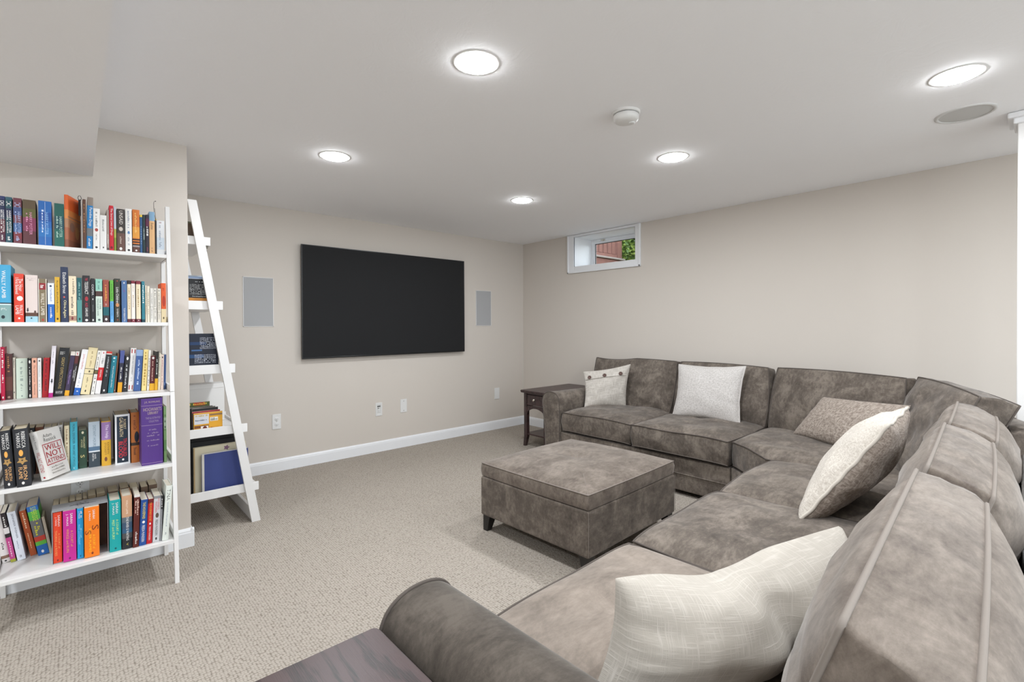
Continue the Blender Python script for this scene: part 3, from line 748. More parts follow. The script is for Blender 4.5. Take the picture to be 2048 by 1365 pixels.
def chop(u, v): return -.075*math.exp(-((u+.10-.22*(1-v))/.15)**2)*(.15+.85*(v+1)/2)
pillow('throw_pillow', 'big slubby off white linen pillow in the foreground against the near back cushion',
    (.768, .635, .478), (1.45, .37, .485), (.862, .622, .732), (1.50, .362, .745), .20, LINEN2, 46, .07, wr=.013, fold=chop, n=44, asym=.07,
    warp=lambda u, v, h: Vector((0, 0, -.040*math.exp(-((u+.22)/.38)**2)*max(0, v)**2)))
# ------------------------------------------------------------------ bookcases
def yf(z): return 2.905+.105*z          # front line of the leaning legs
ZB = {1: 1.659, 2: 1.305, 3: .948, 4: .590, 5: .213}
BR_ = Vector((.05, 3.12, 0))
bc = thing('ladder_bookcase', 'white ladder bookcase full of books against the left wall', 'bookcase', BR_)
def bput(name, mb, par=None):
    mb.v = [(x-BR_.x, y-BR_.y, z) for x, y, z in mb.v]; return put(name, mb.mesh(name, WHITE), par or bc)
for n in range(1, 6):
    z = ZB[n]; y0 = yf(z)
    bput('shelf', MB().box(-.257, .357, y0, 3.330, z-.018, z, .0015))
for xa, xb in ((.357, .375), (-.275, -.257)):
    mb = MB(); zt = 1.915; dp = .030
    for (za_, zb_) in ((0, .948), (.950, zt)):
        mb.add([(xa, yf(za_), za_), (xb, yf(za_), za_), (xb, yf(za_)+dp, za_), (xa, yf(za_)+dp, za_), (xa, yf(zb_), zb_), (xb, yf(zb_), zb_), (xb, yf(zb_)+dp, zb_), (xa, yf(zb_)+dp, zb_)],
               [(0, 1, 2, 3), (4, 5, 6, 7), (0, 1, 5, 4), (1, 2, 6, 5), (2, 3, 7, 6), (3, 0, 4, 7)])
    bput('leg', mb)
    bput('leg', MB().box(xa, xb, 3.300, 3.3325, 0, 1.70, .0015))
    for n in range(1, 6):
        z = ZB[n]; bput('side_rail', MB().box(xa+.003, xb-.003, yf(z)+.028, 3.302, z-.018, z+.030, .001))
# second ladder case, seen from its side
LR = Vector((.70, 3.82, 0))
lc = thing('ladder_bookcase', 'white leaning ladder shelf seen from its side behind the wall end', 'bookcase', LR)
def lput(name, mb, par=None):
    mb.v = [(x-LR.x, y-LR.y, z) for x, y, z in mb.v]; return put(name, mb.mesh(name, WHITE), par or lc)
LZ = {1: (1.787, 1.838, .630), 2: (1.388, 1.442, .695), 3: (.986, 1.043, .761), 4: (.594, .648, .828), 5: (.200, .254, .893)}
ya_, yb_ = 3.478, 4.14
def legx(z): return .897-(.897-.556)*z/2.055     # right edge of the leaning legs
for y in (ya_, yb_-.020):
    w = .048
    lput('leg', MB().prism([(legx(0)-w-.004, 0), (legx(0), 0), (legx(2.055), 2.055), (legx(2.055)-w, 2.055)], 'y', y, y+.020))
    mb = MB().box(.4925, .510, y+.004, y+.020, .0, 1.85); lput('back_post', mb)
for n, (z0, z1, xr) in LZ.items():
    lput('shelf', MB().box(.506, xr-.012, ya_+.034, yb_-.034, z0, z0+.016, .001))
    lput('side_rail', MB().box(.497, xr, ya_+.021, ya_+.035, z0, z1, .0015))
    lput('side_rail', MB().box(.497, xr, yb_-.035, yb_-.021, z0, z1, .0015))
    lput('front_rail', MB().box(xr-.0135, xr-.0005, ya_+.0355, yb_-.0355, z0, z1-.02, .0015))
lput('cross_bar', MB().box(legx(.04)-.045, legx(.04)-.027, ya_+.02, yb_-.02, .004, .085, .002))
# ------------------------------------------------------------------ lettering
_tx = {}
def text_geo(s):
    if s in _tx: return _tx[s]
    cu = bpy.data.curves.new('t', 'FONT'); cu.body = s; cu.resolution_u = 2; cu.size = 1; cu.fill_mode = 'FRONT' if hasattr(cu, 'fill_mode') else cu.fill_mode
    ob = bpy.data.objects.new('t', cu); COLL.objects.link(ob)
    me = ob.to_mesh(); vs = [(v.co.x, v.co.y) for v in me.vertices]; fs = [tuple(p.vertices) for p in me.polygons]
    ob.to_mesh_clear(); bpy.data.objects.remove(ob); bpy.data.curves.remove(cu)
    if vs:
        x0 = min(v[0] for v in vs); x1 = max(v[0] for v in vs); y0 = min(v[1] for v in vs); y1 = max(v[1] for v in vs)
        vs = [((x-x0)/(x1-x0), (y-y0)/(y1-y0)) for x, y in vs]; asp = (x1-x0)/(y1-y0)
    else: asp = 1
    _tx[s] = (vs, fs, asp); return _tx[s]
def print_geo(s, seed):
    """unit-square geometry of a mark; texts, emblems, or unreadable small print as dashes"""
    if s.startswith('~'):
        rnd = random.Random(seed); n = int(s[1:]); v = []; f = []
        for i in range(n):
            if rnd.random() < .14: continue
            x0 = i/n; x1 = (i+rnd.uniform(.5, .8))/n; h = rnd.choice((.62, .62, .8, 1)); o = len(v)
            k = rnd.choice((0, 1))
            if k: v += [(x0, 0), (x1, 0), (x1, h), (x0, h)]; f.append((o, o+1, o+2, o+3))
            else:
                b = (x1-x0)*.4
                v += [(x0, 0), (x0+b, 0), (x0+b, h), (x0, h), (x0+b, h-.25), (x1, h-.25), (x1, h), (x0+b, h), (x1-b*.7, 0), (x1, 0), (x1, h-.25), (x1-b*.7, h-.25)]
                f += [(o, o+1, o+2, o+3), (o+4, o+5, o+6, o+7), (o+8, o+9, o+10, o+11)]
        return v, f, None
    if s == 'o': return [(.5+.5*math.cos(a*math.pi/8), .5+.5*math.sin(a*math.pi/8)) for a in range(16)], [tuple(range(16))], None
    if s == 'x':
        v = []
        for a in range(10):
            r = .5 if a % 2 == 0 else .28; v.append((.5+r*math.cos(a*math.pi/5), .5+r*math.sin(a*math.pi/5)))
        return v, [tuple(range(10))], None
    if s == '|': return [(0, 0), (1, 0), (1, 1), (0, 1)], [(0, 1, 2, 3)], None
    if s == '#': return [(0, 0), (1, 0), (1, 1), (0, 1)], [(0, 1, 2, 3)], None
    return text_geo(s)
def book(label, loc, w, h, d, base, bands=(), texts=(), lean=0, yaw=0, hard=None, group=None, pages=None, side=(), cat='book', tiltx=0):
    """local: spine faces -y, x = thickness from the lower left spine corner, z up"""
    hard = ('hardback' in label or 'volume' in label) if hard is None else hard
    t = thing('book', label, cat, loc, (R(tiltx), R(lean), R(yaw)), group)
    th = .0026 if hard else .0009; th = min(th, w*.22); bl = min(.0035, w*.12) if hard else min(.0012, w*.06)
    S = 6
    def sy(x): return -bl*(1-(2*x/w-1)**2)
    out = [(0, d)]+[(w*i/S, sy(w*i/S)) for i in range(S+1)]+[(w, d), (w-th, d), (w-th, th), (th, th), (th, d)]
    n = len(out)
    zs = sorted(set([0, h]+[h*(1-min(1, max(0, a))) for b in bands for a in b[:2]]))
    mats = [base]; mb = MB()
    for za_, zb_ in zip(zs, zs[1:]):
        if zb_-za_ < 1e-5: continue
        mid = 1-(za_+zb_)/2/h; c = base
        for a, b, cc in bands:
            if a <= mid <= b: c = cc
        if c not in mats: mats.append(c)
        mb.prism(out, 'z', za_, zb_, mats.index(c), cap=False)
    mb.add([(x, y, 0) for x, y in out], [tuple(range(n))], 0); mb.add([(x, y, h) for x, y in out], [tuple(range(n))], 0)
    put('cover', mb.mesh('cover', [C(m) for m in mats]), t)
    g = .003 if hard else .0006
    put('page_block', MB().box(th+.0001, w-th-.0001, th+.0003, d-(.004 if hard else .0008), g, h-g).mesh('page_block', pages or PAPERW), t)
    if texts:
        mats = []; mb = MB()
        for k, (s, col, c0, c1, v0, v1) in enumerate(texts):
            hor = s.startswith('-'); s = s[1:] if hor else s
            v, f, asp = print_geo(s, k+len(label)*3+int(w*1e5))
            if not v: continue
            if col not in mats: mats.append(col)
            pts = []
            X0, X1, Z1, Z0 = c0*w, c1*w, h*(1-v0), h*(1-v1)
            if asp and not hor:       # keep letters from stretching too far
                L = Z1-Z0; H = X1-X0; nat = asp*H
                if L > nat*1.7: c = (Z0+Z1)/2; Z0, Z1 = c-nat*.85, c+nat*.85
            for a, b in v:
                if hor: x, z = X0+(X1-X0)*a, Z0+(Z1-Z0)*b
                else: x, z = X0+(X1-X0)*b, Z1-(Z1-Z0)*a     # reads downwards
                pts.append((x, sy(x)-.00035-(.0001 if s != '|' else 0), z))
            mb.add(pts, f, mats.index(col))
        put('spine_print', mb.mesh('spine_print', [C(m) for m in mats], False), t, kind='stuff')
    if side:
        # print on the right (+x) or left board: (which, text, colour, y0, y1, z0, z1) as fractions of depth and height
        mats = []; mb = MB()
        for k, (wh, s, col, a0, a1, v0, v1) in enumerate(side):
            v, f, asp = print_geo(s, k+5)
            if col not in mats: mats.append(col)
            pts = []
            for a, b in v:
                q = a0+(a1-a0)*a; z = h*(1-(v1+(v0-v1)*b)); e = .0004+.00015*(k+1)
                pts.append((w+e, q*d, z) if wh == 'R' else (-e, d-q*d, z))
            mb.add(pts, f, mats.index(col))
        put('cover_print', mb.mesh('cover_print', [C(m) for m in mats], False), t, kind='stuff')
    return t
ORD = ['first', 'second', 'third', 'fourth', 'fifth', 'sixth', 'seventh', 'eighth', 'ninth', 'tenth', 'eleventh', 'twelfth', 'thirteenth', 'fourteenth', 'fifteenth', 'sixteenth', 'seventeenth', 'eighteenth', 'nineteenth', 'twentieth', 'twenty-first', 'twenty-second', 'twenty-third', 'twenty-fourth', 'twenty-fifth', 'twenty-sixth', 'twenty-seventh', 'twenty-eighth', 'twenty-ninth', 'thirtieth']
SHN = {1: 'top', 2: 'second', 3: 'third', 4: 'fourth', 5: 'bottom'}
BOOKS = [
(1,-0.2429,-0.2263,3.098,0.0164,0.2046,0,0.13,'navy and maroon paperback with white lettering','#1f2748',[(0,0.07,'#27305e'),(0.5,0.8,'#5a2230'),(0.8,1,'#4a1f35')],[('HARRY POTTER','#e9e6e2',0.5,0.85,0.3,0.78),('~14','#e9e6e2',0.2,0.42,0.3,0.8),('IXI','#e9e6e2',0.15,0.85,0.1,0.2),('~4','#e9e6e2',0.3,0.7,0.84,0.95)],0,0),
(1,-0.2249,-0.2045,3.098,0.0201,0.2039,0,0.13,'dark teal paperback with white lettering','#1d4a52',[(0,0.06,'#2d5563'),(0.25,0.45,'#232a4a'),(0.8,1,'#1b4a58')],[('HARRY POTTER','#e9e6e2',0.5,0.85,0.3,0.78),('~14','#e9e6e2',0.2,0.42,0.3,0.8),('IXI','#e9e6e2',0.15,0.85,0.1,0.2),('~4','#e9e6e2',0.3,0.7,0.84,0.95)],0,0),
(1,-0.201,-0.1742,3.098,0.0265,0.2035,0,0.13,'mottled maroon and slate blue paperback','#6b3440',[(0.2,0.38,'#3f4c78'),(0.55,0.75,'#33588a'),(0.75,0.9,'#7a3038')],[('HARRY POTTER','#a8b6d8',0.5,0.85,0.3,0.78),('~14','#a8b6d8',0.2,0.42,0.3,0.8),('IXI','#a8b6d8',0.15,0.85,0.1,0.2),('~4','#a8b6d8',0.3,0.7,0.84,0.95)],0,0),
(1,-0.1714,-0.1289,3.098,0.0422,0.2016,0,0.13,'thick olive and maroon paperback with pink lettering','#5a4a34',[(0.2,0.4,'#5c5a2e'),(0.4,0.7,'#7c3350'),(0.7,1,'#5b3034')],[('HARRY POTTER','#d890b0',0.5,0.72,0.28,0.78),('~12','#d890b0',0.25,0.4,0.3,0.8)],0,0),
(1,-0.121,-0.0766,3.098,0.0441,0.2049,0,0.13,'bright blue paperback with worn creased spine','#2763ab',[(0.25,0.45,'#1d4f9a'),(0.6,0.8,'#2a70b4')],[('HARRY POTTER','#8db9e6',0.5,0.75,0.25,0.75),('|','#dfe6ee',0.5,0.52,0.02,0.98),('~9','#cfdcf0',0.25,0.4,0.2,0.8)],0,0),
(1,-0.0677,-0.0343,3.098,0.0331,0.2017,0,0.13,'green paperback with pale green lettering','#1f5b54',[(0.3,0.6,'#1b4a55'),(0.6,1,'#21635a')],[('HARRY POTTER','#b8d6c8',0.5,0.8,0.3,0.78),('~14','#b8d6c8',0.2,0.4,0.3,0.8)],0,0),
(1,0.0312,0.0438,3.098,0.0118,0.2366,0,0.15,'narrow brown hardback behind the orange one','#5a3a2a',[],[('~10','#b08050',0.3,0.6,0.1,0.7)],0,0),
(1,0.0438,0.0652,3.098,0.0211,0.2501,1.24,0.15,'blue paperback with a dog photo on top','#2379b5',[(0,0.16,'#8d7f74'),(0.6,0.75,'#6f7478')],[('Paradise Dogs','#e9e6e2',0.25,0.85,0.2,0.56),('~6','#e9e6e2',0.3,0.7,0.8,0.95)],0,0),
(1,0.0678,0.0924,3.098,0.0243,0.1994,0.58,0.13,'white paperback with a small red dog emblem','#e9e6e2',[],[('~16','#777777',0.35,0.65,0.06,0.45),('o','#a8443a',0.25,0.75,0.48,0.56),('~8','#777777',0.4,0.6,0.6,0.78),('o','#333333',0.3,0.7,0.92,0.97)],0,0),
(1,0.0937,0.1181,3.098,0.024,0.1702,0.24,0.105,'short plain white paperback with grey lettering','#e4e2df',[],[('~12','#999999',0.35,0.65,0.12,0.5),('o','#333333',0.4,0.6,0.9,0.95)],0,0),
(1,0.119,0.128,3.098,0.0087,0.1999,0,0.13,'slim taupe paperback','#9f8f86',[],[('~9','#e9e6e2',0.3,0.7,0.6,0.85),('o','#222222',0.2,0.8,0.93,0.99)],0,0),
(1,0.129,0.1454,3.098,0.0161,0.2228,0,0.15,'red paperback with white lettering','#c2182b',[],[('The Secret Lives of Dogs','#e9e6e2',0.2,0.8,0.06,0.66),('o','#701018',0.2,0.8,0.9,0.96)],0,0),
(1,0.1467,0.1555,3.098,0.0085,0.2193,0,0.13,'slim paperback with sky and meadow edge','#b9c3cf',[(0.5,0.7,'#a7a84c'),(0.7,1,'#7e8a2f')],[],0,0),
(1,0.1579,0.189,3.098,0.0308,0.2114,0,0.13,'dark brown two-tone paperback with white lettering','#3a322e',[(0.57,1,'#66483f')],[('UNSAID','#e0d8d0',0.3,0.75,0.04,0.36),('o','#c9bdb2',0.25,0.75,0.42,0.52),('~7','#cdbcb0',0.35,0.6,0.65,0.82),('o','#e9e6e2',0.3,0.65,0.9,0.97)],0,0),
(1,0.191,0.2168,3.098,0.0254,0.2177,0,0.13,'white paperback with blue script','#e9e6e2',[],[('~14','#8f95a5',0.35,0.65,0.05,0.45),('x','#5b83b5',0.25,0.75,0.5,0.6),('~9','#8f95a5',0.35,0.65,0.64,0.85),('o','#333333',0.3,0.7,0.93,0.98)],0,0),
(1,0.2195,0.2478,3.098,0.028,0.2176,0,0.13,'orange paperback with black and gold stripes','#d0732d',[(0.4,0.66,'#e09a3e'),(0.68,0.71,'#1d1c1f'),(0.74,0.77,'#1d1c1f'),(0.8,0.83,'#1d1c1f'),(0.83,0.87,'#9a9090'),(0.87,1,'#5d3a30')],[('~13','#f0c070',0.3,0.6,0.08,0.6),('o','#e9e6e2',0.35,0.65,0.93,0.97)],0,0),
(1,0.2492,0.2585,3.098,0.009,0.1955,0,0.13,'slim blue paperback with yellow top band','#2c5684',[(0.0,0.06,'#e2c33a')],[('~8','#9db4d0',0.35,0.65,0.3,0.8)],0,0),
(1,0.2599,0.2707,3.098,0.0105,0.1971,0,0.13,'slim dark green paperback','#1f3234',[],[('~10','#c8d0cc',0.35,0.65,0.35,0.7)],0,0),
(1,0.2722,0.2859,3.098,0.0135,0.1989,0,0.13,'black and plum paperback with white script','#2c2734',[(0.1,0.3,'#5a2040')],[('~6','#e9e6e2',0.25,0.75,0.24,0.62),('~4','#c05070',0.35,0.65,0.84,0.95)],0,0),
(1,0.2874,0.3101,3.098,0.0224,0.217,0,0.13,'peach paperback with pale blue top','#dcae7c',[(0,0.22,'#7fa3c0')],[('Suite','#4b3528',0.3,0.75,0.26,0.42),('~4','#7a4a30',0.35,0.6,0.86,0.96)],0,0),
(1,0.3108,0.3159,3.098,0.0049,0.1765,0,0.105,'very thin black book holding a beaded bookmark','#1c1614',[],[],0,0),
(1,0.3181,0.3506,3.098,0.0322,0.1763,0,0.105,'white paperback with pale blue lower half','#dfe0e2',[(0.5,0.85,'#cbd6e0')],[('m','#8c3a3a',0.3,0.6,0.04,0.08),('~16','#8f98a8',0.3,0.6,0.14,0.8)],0,0),
(2,-0.2437,-0.2087,3.062,0.0347,0.2515,0,0.2,'big sky blue hardback with grey lower third','#3f9cc4',[(0.66,0.68,'#20303c'),(0.68,0.7,'#cfe0e6'),(0.7,1,'#7fa09e')],[('WALLY LAMB','#e9e6e2',0.2,0.55,0.1,0.58),('~8','#e9e6e2',0.1,0.6,0.75,0.79),('o','#1b2a30',0.12,0.45,0.88,0.94)],0,0),
(2,-0.2003,-0.169,3.062,0.0309,0.2154,0,0.18,'tall red hardback with white script','#d33f2a',[],[('The Hour','#e9e6e2',0.5,0.9,0.1,0.36),('I First Believed','#e9e6e2',0.15,0.5,0.08,0.42),('o','#f2efe8',0.3,0.9,0.46,0.56),('WALLY','#e9e6e2',0.55,0.9,0.64,0.86),('LAMB','#e9e6e2',0.15,0.5,0.66,0.84),('o','#f0d8d0',0.4,0.62,0.9,0.94)],0,0),
(2,-0.1646,-0.1247,3.062,0.0396,0.212,0,0.13,'wide pale pink hardback with light blue foot','#d9c9c3',[(0.8,0.875,'#5a3a2c'),(0.875,1,'#9cc4d2')],[('~9','#8a7a78',0.15,0.85,0.06,0.08),('~7','#8a7a78',0.3,0.7,0.1,0.12),('x','#33333b',0.08,0.28,0.68,0.8),('x','#5a4038',0.65,0.9,0.74,0.82),('o','#24444e',0.4,0.55,0.9,0.93)],0,0),
(2,-0.123,-0.0957,3.062,0.027,0.1976,0,0.13,'taupe paperback with a checked border and red patch','#7c6d53',[(0.1,0.25,'#8d2027')],[('|','#efe9dc',0.0,0.08,0.0,1),('|','#efe9dc',0.92,1,0.0,1),('~4','#e9e6e2',0.25,0.75,0.12,0.22),('WALLY LAMB','#e8e0d0',0.3,0.75,0.33,0.84),('o','#b0302a',0.4,0.65,0.92,0.97)],0,0),
(2,-0.0926,-0.0704,3.062,0.0219,0.1791,0,0.105,'white and bright blue paperback','#dfe3ee',[(0.54,1,'#1f62b4')],[('o','#2a3a5a',0.3,0.65,0.05,0.1),('~8','#8f9bc0',0.35,0.65,0.14,0.48),('~7','#e9e6e2',0.35,0.65,0.62,0.9)],0,0),
(2,-0.0686,-0.0518,3.062,0.0166,0.2086,0,0.13,'yellow paperback with dark lettering','#d5a72f',[],[('~20','#6b5218',0.35,0.65,0.08,0.8),('o','#3a2c10',0.3,0.7,0.9,0.95)],0,0),
(2,-0.0491,-0.0233,3.062,0.0255,0.2569,0,0.17,'tallest navy hardback with cream script','#27324e',[],[('Elizabeth Strout','#e9e6e2',0.3,0.75,0.1,0.48),('o','#d05a4a',0.35,0.6,0.53,0.56),('Olive,Again','#e6dca8',0.3,0.75,0.6,0.92)],0,0),
(2,-0.0212,0.0047,3.062,0.0256,0.2162,0,0.13,'cream paperback with figures at the foot','#e6d6b8',[(0.86,0.97,'#a58470')],[('~14','#8a7a68',0.5,0.8,0.06,0.4),('~11','#6a5f58',0.3,0.7,0.45,0.85),('o','#7a2830',0.3,0.6,0.88,0.95)],0,0),
(2,0.0072,0.0245,3.062,0.017,0.2098,0,0.13,'dark teal paperback with lighter teal foot','#14565a',[(0.5,1,'#4f8f8c')],[('~13','#9cc8c4',0.35,0.65,0.1,0.5),('o','#103838',0.3,0.7,0.9,0.96)],0,0),
(2,0.027,0.0537,3.062,0.0264,0.2222,0,0.15,'thick black paperback with red and white lettering','#242226',[],[('THE','#c03048',0.35,0.7,0.05,0.11),('TESSERACT','#e9e6e2',0.3,0.75,0.13,0.4),('o','#a02834',0.3,0.75,0.45,0.55),('ALEX','#c03048',0.35,0.7,0.58,0.68),('GARLAND','#e9e6e2',0.35,0.7,0.69,0.88),('o','#e9e6e2',0.3,0.7,0.93,0.98)],0,0),
(2,0.0562,0.0712,3.062,0.0147,0.2099,0,0.13,'black paperback with white capital letters','#201f22',[],[('COMA','#dcdcdc',0.25,0.75,0.12,0.4),('x','#e9e6e2',0.35,0.65,0.45,0.5),('GARLAND','#a0a0a0',0.4,0.6,0.56,0.8),('x','#e9e6e2',0.25,0.75,0.92,0.98)],0,0),
(2,0.0738,0.0983,3.062,0.0242,0.2085,0,0.13,'mint paperback with a dark photo band','#c9d8cc',[(0,0.27,'#8fc6b4'),(0.28,0.4,'#4a302c')],[('~8','#5a8a80',0.35,0.65,0.05,0.24),('THE TIME','#5a7068',0.55,0.8,0.45,0.7),("TRAVELER'S WIFE",'#5a7068',0.2,0.45,0.45,0.85),('o','#4a5a58',0.3,0.7,0.92,0.97)],0,0),
(2,0.1009,0.1228,3.062,0.0216,0.2058,0,0.13,'brick red paperback with teal and brown foot','#97483a',[(0.64,0.84,'#0f5a62'),(0.84,1,'#3a2c2c')],[('~14','#e0a040',0.35,0.65,0.12,0.5),('~5','#e9e6e2',0.4,0.6,0.56,0.62),('o','#e9e6e2',0.3,0.7,0.9,0.96)],0,0),
(2,0.1267,0.1403,3.062,0.0133,0.2056,0,0.13,'lime green and light blue paperback','#63b13f',[(0.5,1,'#5fa2d8')],[('NORMAL PEOPLE','#1d3a1a',0.35,0.65,0.08,0.46),('SALLY ROONEY','#1d3a60',0.35,0.65,0.54,0.85),('x','#e9e6e2',0.4,0.6,0.93,0.97)],0,0),
(2,0.1436,0.1658,3.062,0.0218,0.2148,0,0.13,'dark olive paperback with white lettering','#33342a',[],[('o','#b04030',0.4,0.6,0.04,0.07),('Little Children','#e9e6e2',0.3,0.75,0.2,0.56),('o','#c8885a',0.2,0.8,0.56,0.65),('TOM PERROTTA','#e9e6e2',0.35,0.65,0.68,0.88),('o','#b04030',0.4,0.6,0.93,0.96)],0,0),
(2,0.1705,0.1916,3.062,0.0208,0.207,0,0.13,'steel blue paperback','#4b6c99',[],[('x','#e9e6e2',0.35,0.65,0.03,0.09),('o','#6a5a90',0.35,0.65,0.22,0.28),('TOM PERROTTA','#e9e6e2',0.35,0.65,0.66,0.98)],0,0),
(2,0.1933,0.2071,3.062,0.0135,0.2084,0,0.13,'cream paperback with black cap and maroon foot','#e6d6b8',[(0,0.09,'#2a2024'),(0.92,1,'#5a2028')],[('~14','#a0803c',0.35,0.65,0.14,0.7)],0,0),
(2,0.2088,0.2237,3.062,0.0146,0.2081,0,0.13,'white paperback with maroon cap and foot','#ece4dc',[(0,0.07,'#7a2434'),(0.92,1,'#7a2434')],[('~14','#a0803c',0.4,0.6,0.12,0.65),('x','#e9e6e2',0.35,0.65,0.94,0.97)],0,0),
(2,0.2276,0.2458,3.062,0.018,0.2082,0,0.13,'wide cream paperback with maroon cap and foot','#e6d6b8',[(0,0.08,'#7a2434'),(0.92,1,'#6a2030')],[('~10','#a0803c',0.35,0.65,0.2,0.7),('x','#e9e6e2',0.35,0.65,0.94,0.97)],0,0),
(2,0.25,0.2625,3.062,0.0121,0.2073,0,0.13,'slim teal paperback with white lettering','#2f7d8c',[(0.93,1,'#173c48')],[('~9','#e9e6e2',0.3,0.7,0.1,0.55)],0,0),
(2,0.2642,0.2707,3.062,0.0061,0.1873,0,0.13,'thin ivory paperback','#d8cdb8',[],[('~9','#a89878',0.3,0.7,0.2,0.8)],0,0),
(2,0.2717,0.2821,3.062,0.0101,0.1841,0,0.105,'ivory paperback with grey lettering','#e2d8c4',[],[('~12','#9a8c70',0.35,0.65,0.12,0.8)],0,0),
(2,0.2839,0.2973,3.062,0.0131,0.1735,0,0.105,'off-white paperback with grey ruled panel','#dcd8d0',[(0.54,0.55,'#8a8478')],[('YOU MUST','#6a665e',0.3,0.65,0.1,0.5),('~6','#8a8680',0.35,0.6,0.6,0.9)],0,0),
(2,0.298,0.3115,3.062,0.0132,0.1733,0,0.105,'off-white paperback with black small lettering','#dbd6cc',[(0.6,0.61,'#8a8478')],[('o','#404040',0.35,0.6,0.04,0.09),('~10','#5a5650',0.35,0.65,0.14,0.55),('~6','#8a8680',0.35,0.6,0.65,0.92)],0,0),
(2,0.3141,0.3288,3.062,0.0144,0.1736,0,0.105,'cream paperback beside the orange box','#ddd5c6',[(0.7,0.71,'#8a8478')],[('o','#606060',0.35,0.6,0.04,0.09),('~12','#6a6458',0.35,0.65,0.14,0.66),('~4','#8a8680',0.35,0.6,0.75,0.92)],0,0),
(2,0.3303,0.3507,3.062,0.0201,0.2025,0,0.13,'orange red book with cream foot','#dd5a24',[(0.66,1,'#e2cfa6')],[('~5','#9a2c14',0.25,0.6,0.12,0.2),('o','#b23418',0.2,0.85,0.32,0.6),('o','#5a4a30',0.3,0.6,0.86,0.92)],0,0),
(3,-0.2555,-0.2443,3.204,0.0134,0.2439,0,0.095,'crimson hardback with white lettering','#b5123e',[],[('~9','#e9e6e2',0.3,0.7,0.05,0.4),('~7','#e9e6e2',0.35,0.7,0.52,0.68),('x','#e9e6e2',0.25,0.75,0.92,0.98)],0,0),
(3,-0.2413,-0.2185,3.209,0.0225,0.2115,0,0.09,'maroon brown hardback','#4b2a28',[(0.5,0.8,'#603830')],[('~10','#b07a50',0.35,0.65,0.06,0.5),('o','#a08070',0.3,0.7,0.92,0.97)],0,0),
(3,-0.2174,-0.21,3.223,0.0071,0.1929,0,0.076,'thin cream paperback with black lettering','#e4dac8',[],[('~6','#403a34',0.3,0.7,0.05,0.25),('o','#333333',0.3,0.7,0.82,0.86)],0,0),
(3,-0.2075,-0.1692,3.225,0.038,0.1882,0,0.074,'wide pale mint paperback','#cdd8c8',[],[('q','#50605a',0.4,0.6,0.05,0.13),('~12','#8a9890',0.35,0.6,0.22,0.6),('~6','#8a9890',0.38,0.58,0.64,0.82),('o','#8a9890',0.42,0.56,0.92,0.96)],0,0),
(3,-0.1672,-0.1555,3.211,0.0114,0.1877,0,0.088,'black paperback with white lettering','#211d1e',[],[('o','#e9e6e2',0.25,0.75,0.05,0.13),('~16','#e9e6e2',0.35,0.65,0.18,0.8),('o','#e9e6e2',0.25,0.75,0.9,0.98)],0,0),
(3,-0.1541,-0.1361,3.206,0.0177,0.1884,0,0.093,'salmon pink paperback','#e5ab92',[],[('o','#503020',0.3,0.7,0.05,0.12),('The Scarlet Letter  Hawthorne','#5a3628',0.35,0.65,0.18,0.92)],0,0),
(3,-0.1342,-0.1214,3.197,0.0125,0.1879,0,0.102,'white and grey paperback','#e0dcd8',[],[('x','#303438',0.25,0.75,0.04,0.1),('OTHELLO','#9fb2c0',0.3,0.7,0.18,0.48),('~6','#909aa4',0.35,0.6,0.55,0.85)],0,0),
(3,-0.12,-0.0989,3.191,0.0207,0.1882,2.2,0.108,'red paperback with dark red lettering','#a8121c',[],[('o','#600a10',0.35,0.65,0.04,0.08),('~14','#5a0a10',0.35,0.65,0.14,0.85)],0,0),
(3,-0.098,-0.083,3.162,0.0147,0.2461,3.5,0.137,'tall white paperback with magenta foot','#ddd6dc',[(0.91,1,'#b0187c')],[('~5','#7a7480',0.35,0.6,0.12,0.24),('~4','#7a7480',0.35,0.6,0.28,0.36),('x','#303038',0.25,0.8,0.62,0.74)],0,0),
(3,-0.0816,-0.0455,3.195,0.0356,0.2337,6.1,0.104,'wide black paperback classic with gold lettering','#1d1d20',[],[('Charles','#e9e6e2',0.1,0.6,0.08,0.11),('Dickens','#e9e6e2',0.1,0.6,0.115,0.145),('GREAT EXPECTATIONS','#b39a5c',0.35,0.65,0.2,0.85),('PENGUIN','#e9e6e2',0.15,0.85,0.9,0.95)],0,0),
(3,-0.0429,-0.0263,3.187,0.0162,0.2157,7.1,0.112,'dark purple paperback with yellow foot label','#382b48',[(0,0.09,'#ded6cc'),(0.88,1,'#e8a520')],[('Toni Morrison','#b090d0',0.35,0.65,0.3,0.85)],0,0),
(3,-0.0247,-0.0114,3.187,0.0129,0.2158,7.0,0.112,'black and maroon paperback with white capital letters','#241c20',[(0,0.1,'#e0dad4'),(0.1,0.28,'#5a2424')],[('BELOVED','#e9e6e2',0.1,0.4,0.28,0.76),('TONI MORRISON','#e9e6e2',0.55,0.85,0.25,0.76),('o','#c02838',0.35,0.6,0.03,0.08)],0,0),
(3,-0.0104,0.0129,3.173,0.0227,0.2252,8.88,0.126,'white paperback with blue foot','#e6e4e4',[(0.84,1,'#1f5cb0')],[('John Updike','#d06060',0.3,0.65,0.06,0.48),('~9','#a0a4b0',0.35,0.6,0.52,0.82),('x','#e9e6e2',0.3,0.7,0.9,0.93)],0,0),
(3,0.0148,0.0498,3.172,0.0343,0.2317,8.48,0.127,'wide cream paperback with ruled black lines','#dfcfa4',[(0.45,0.46,'#1d1c1f'),(0.56,0.57,'#1d1c1f')],[('~10','#a8946c',0.4,0.6,0.08,0.42),('x','#4a4030',0.4,0.65,0.48,0.54),('~9','#6a5c40',0.4,0.55,0.64,0.85),('o','#3a3020',0.4,0.55,0.9,0.95)],0,0),
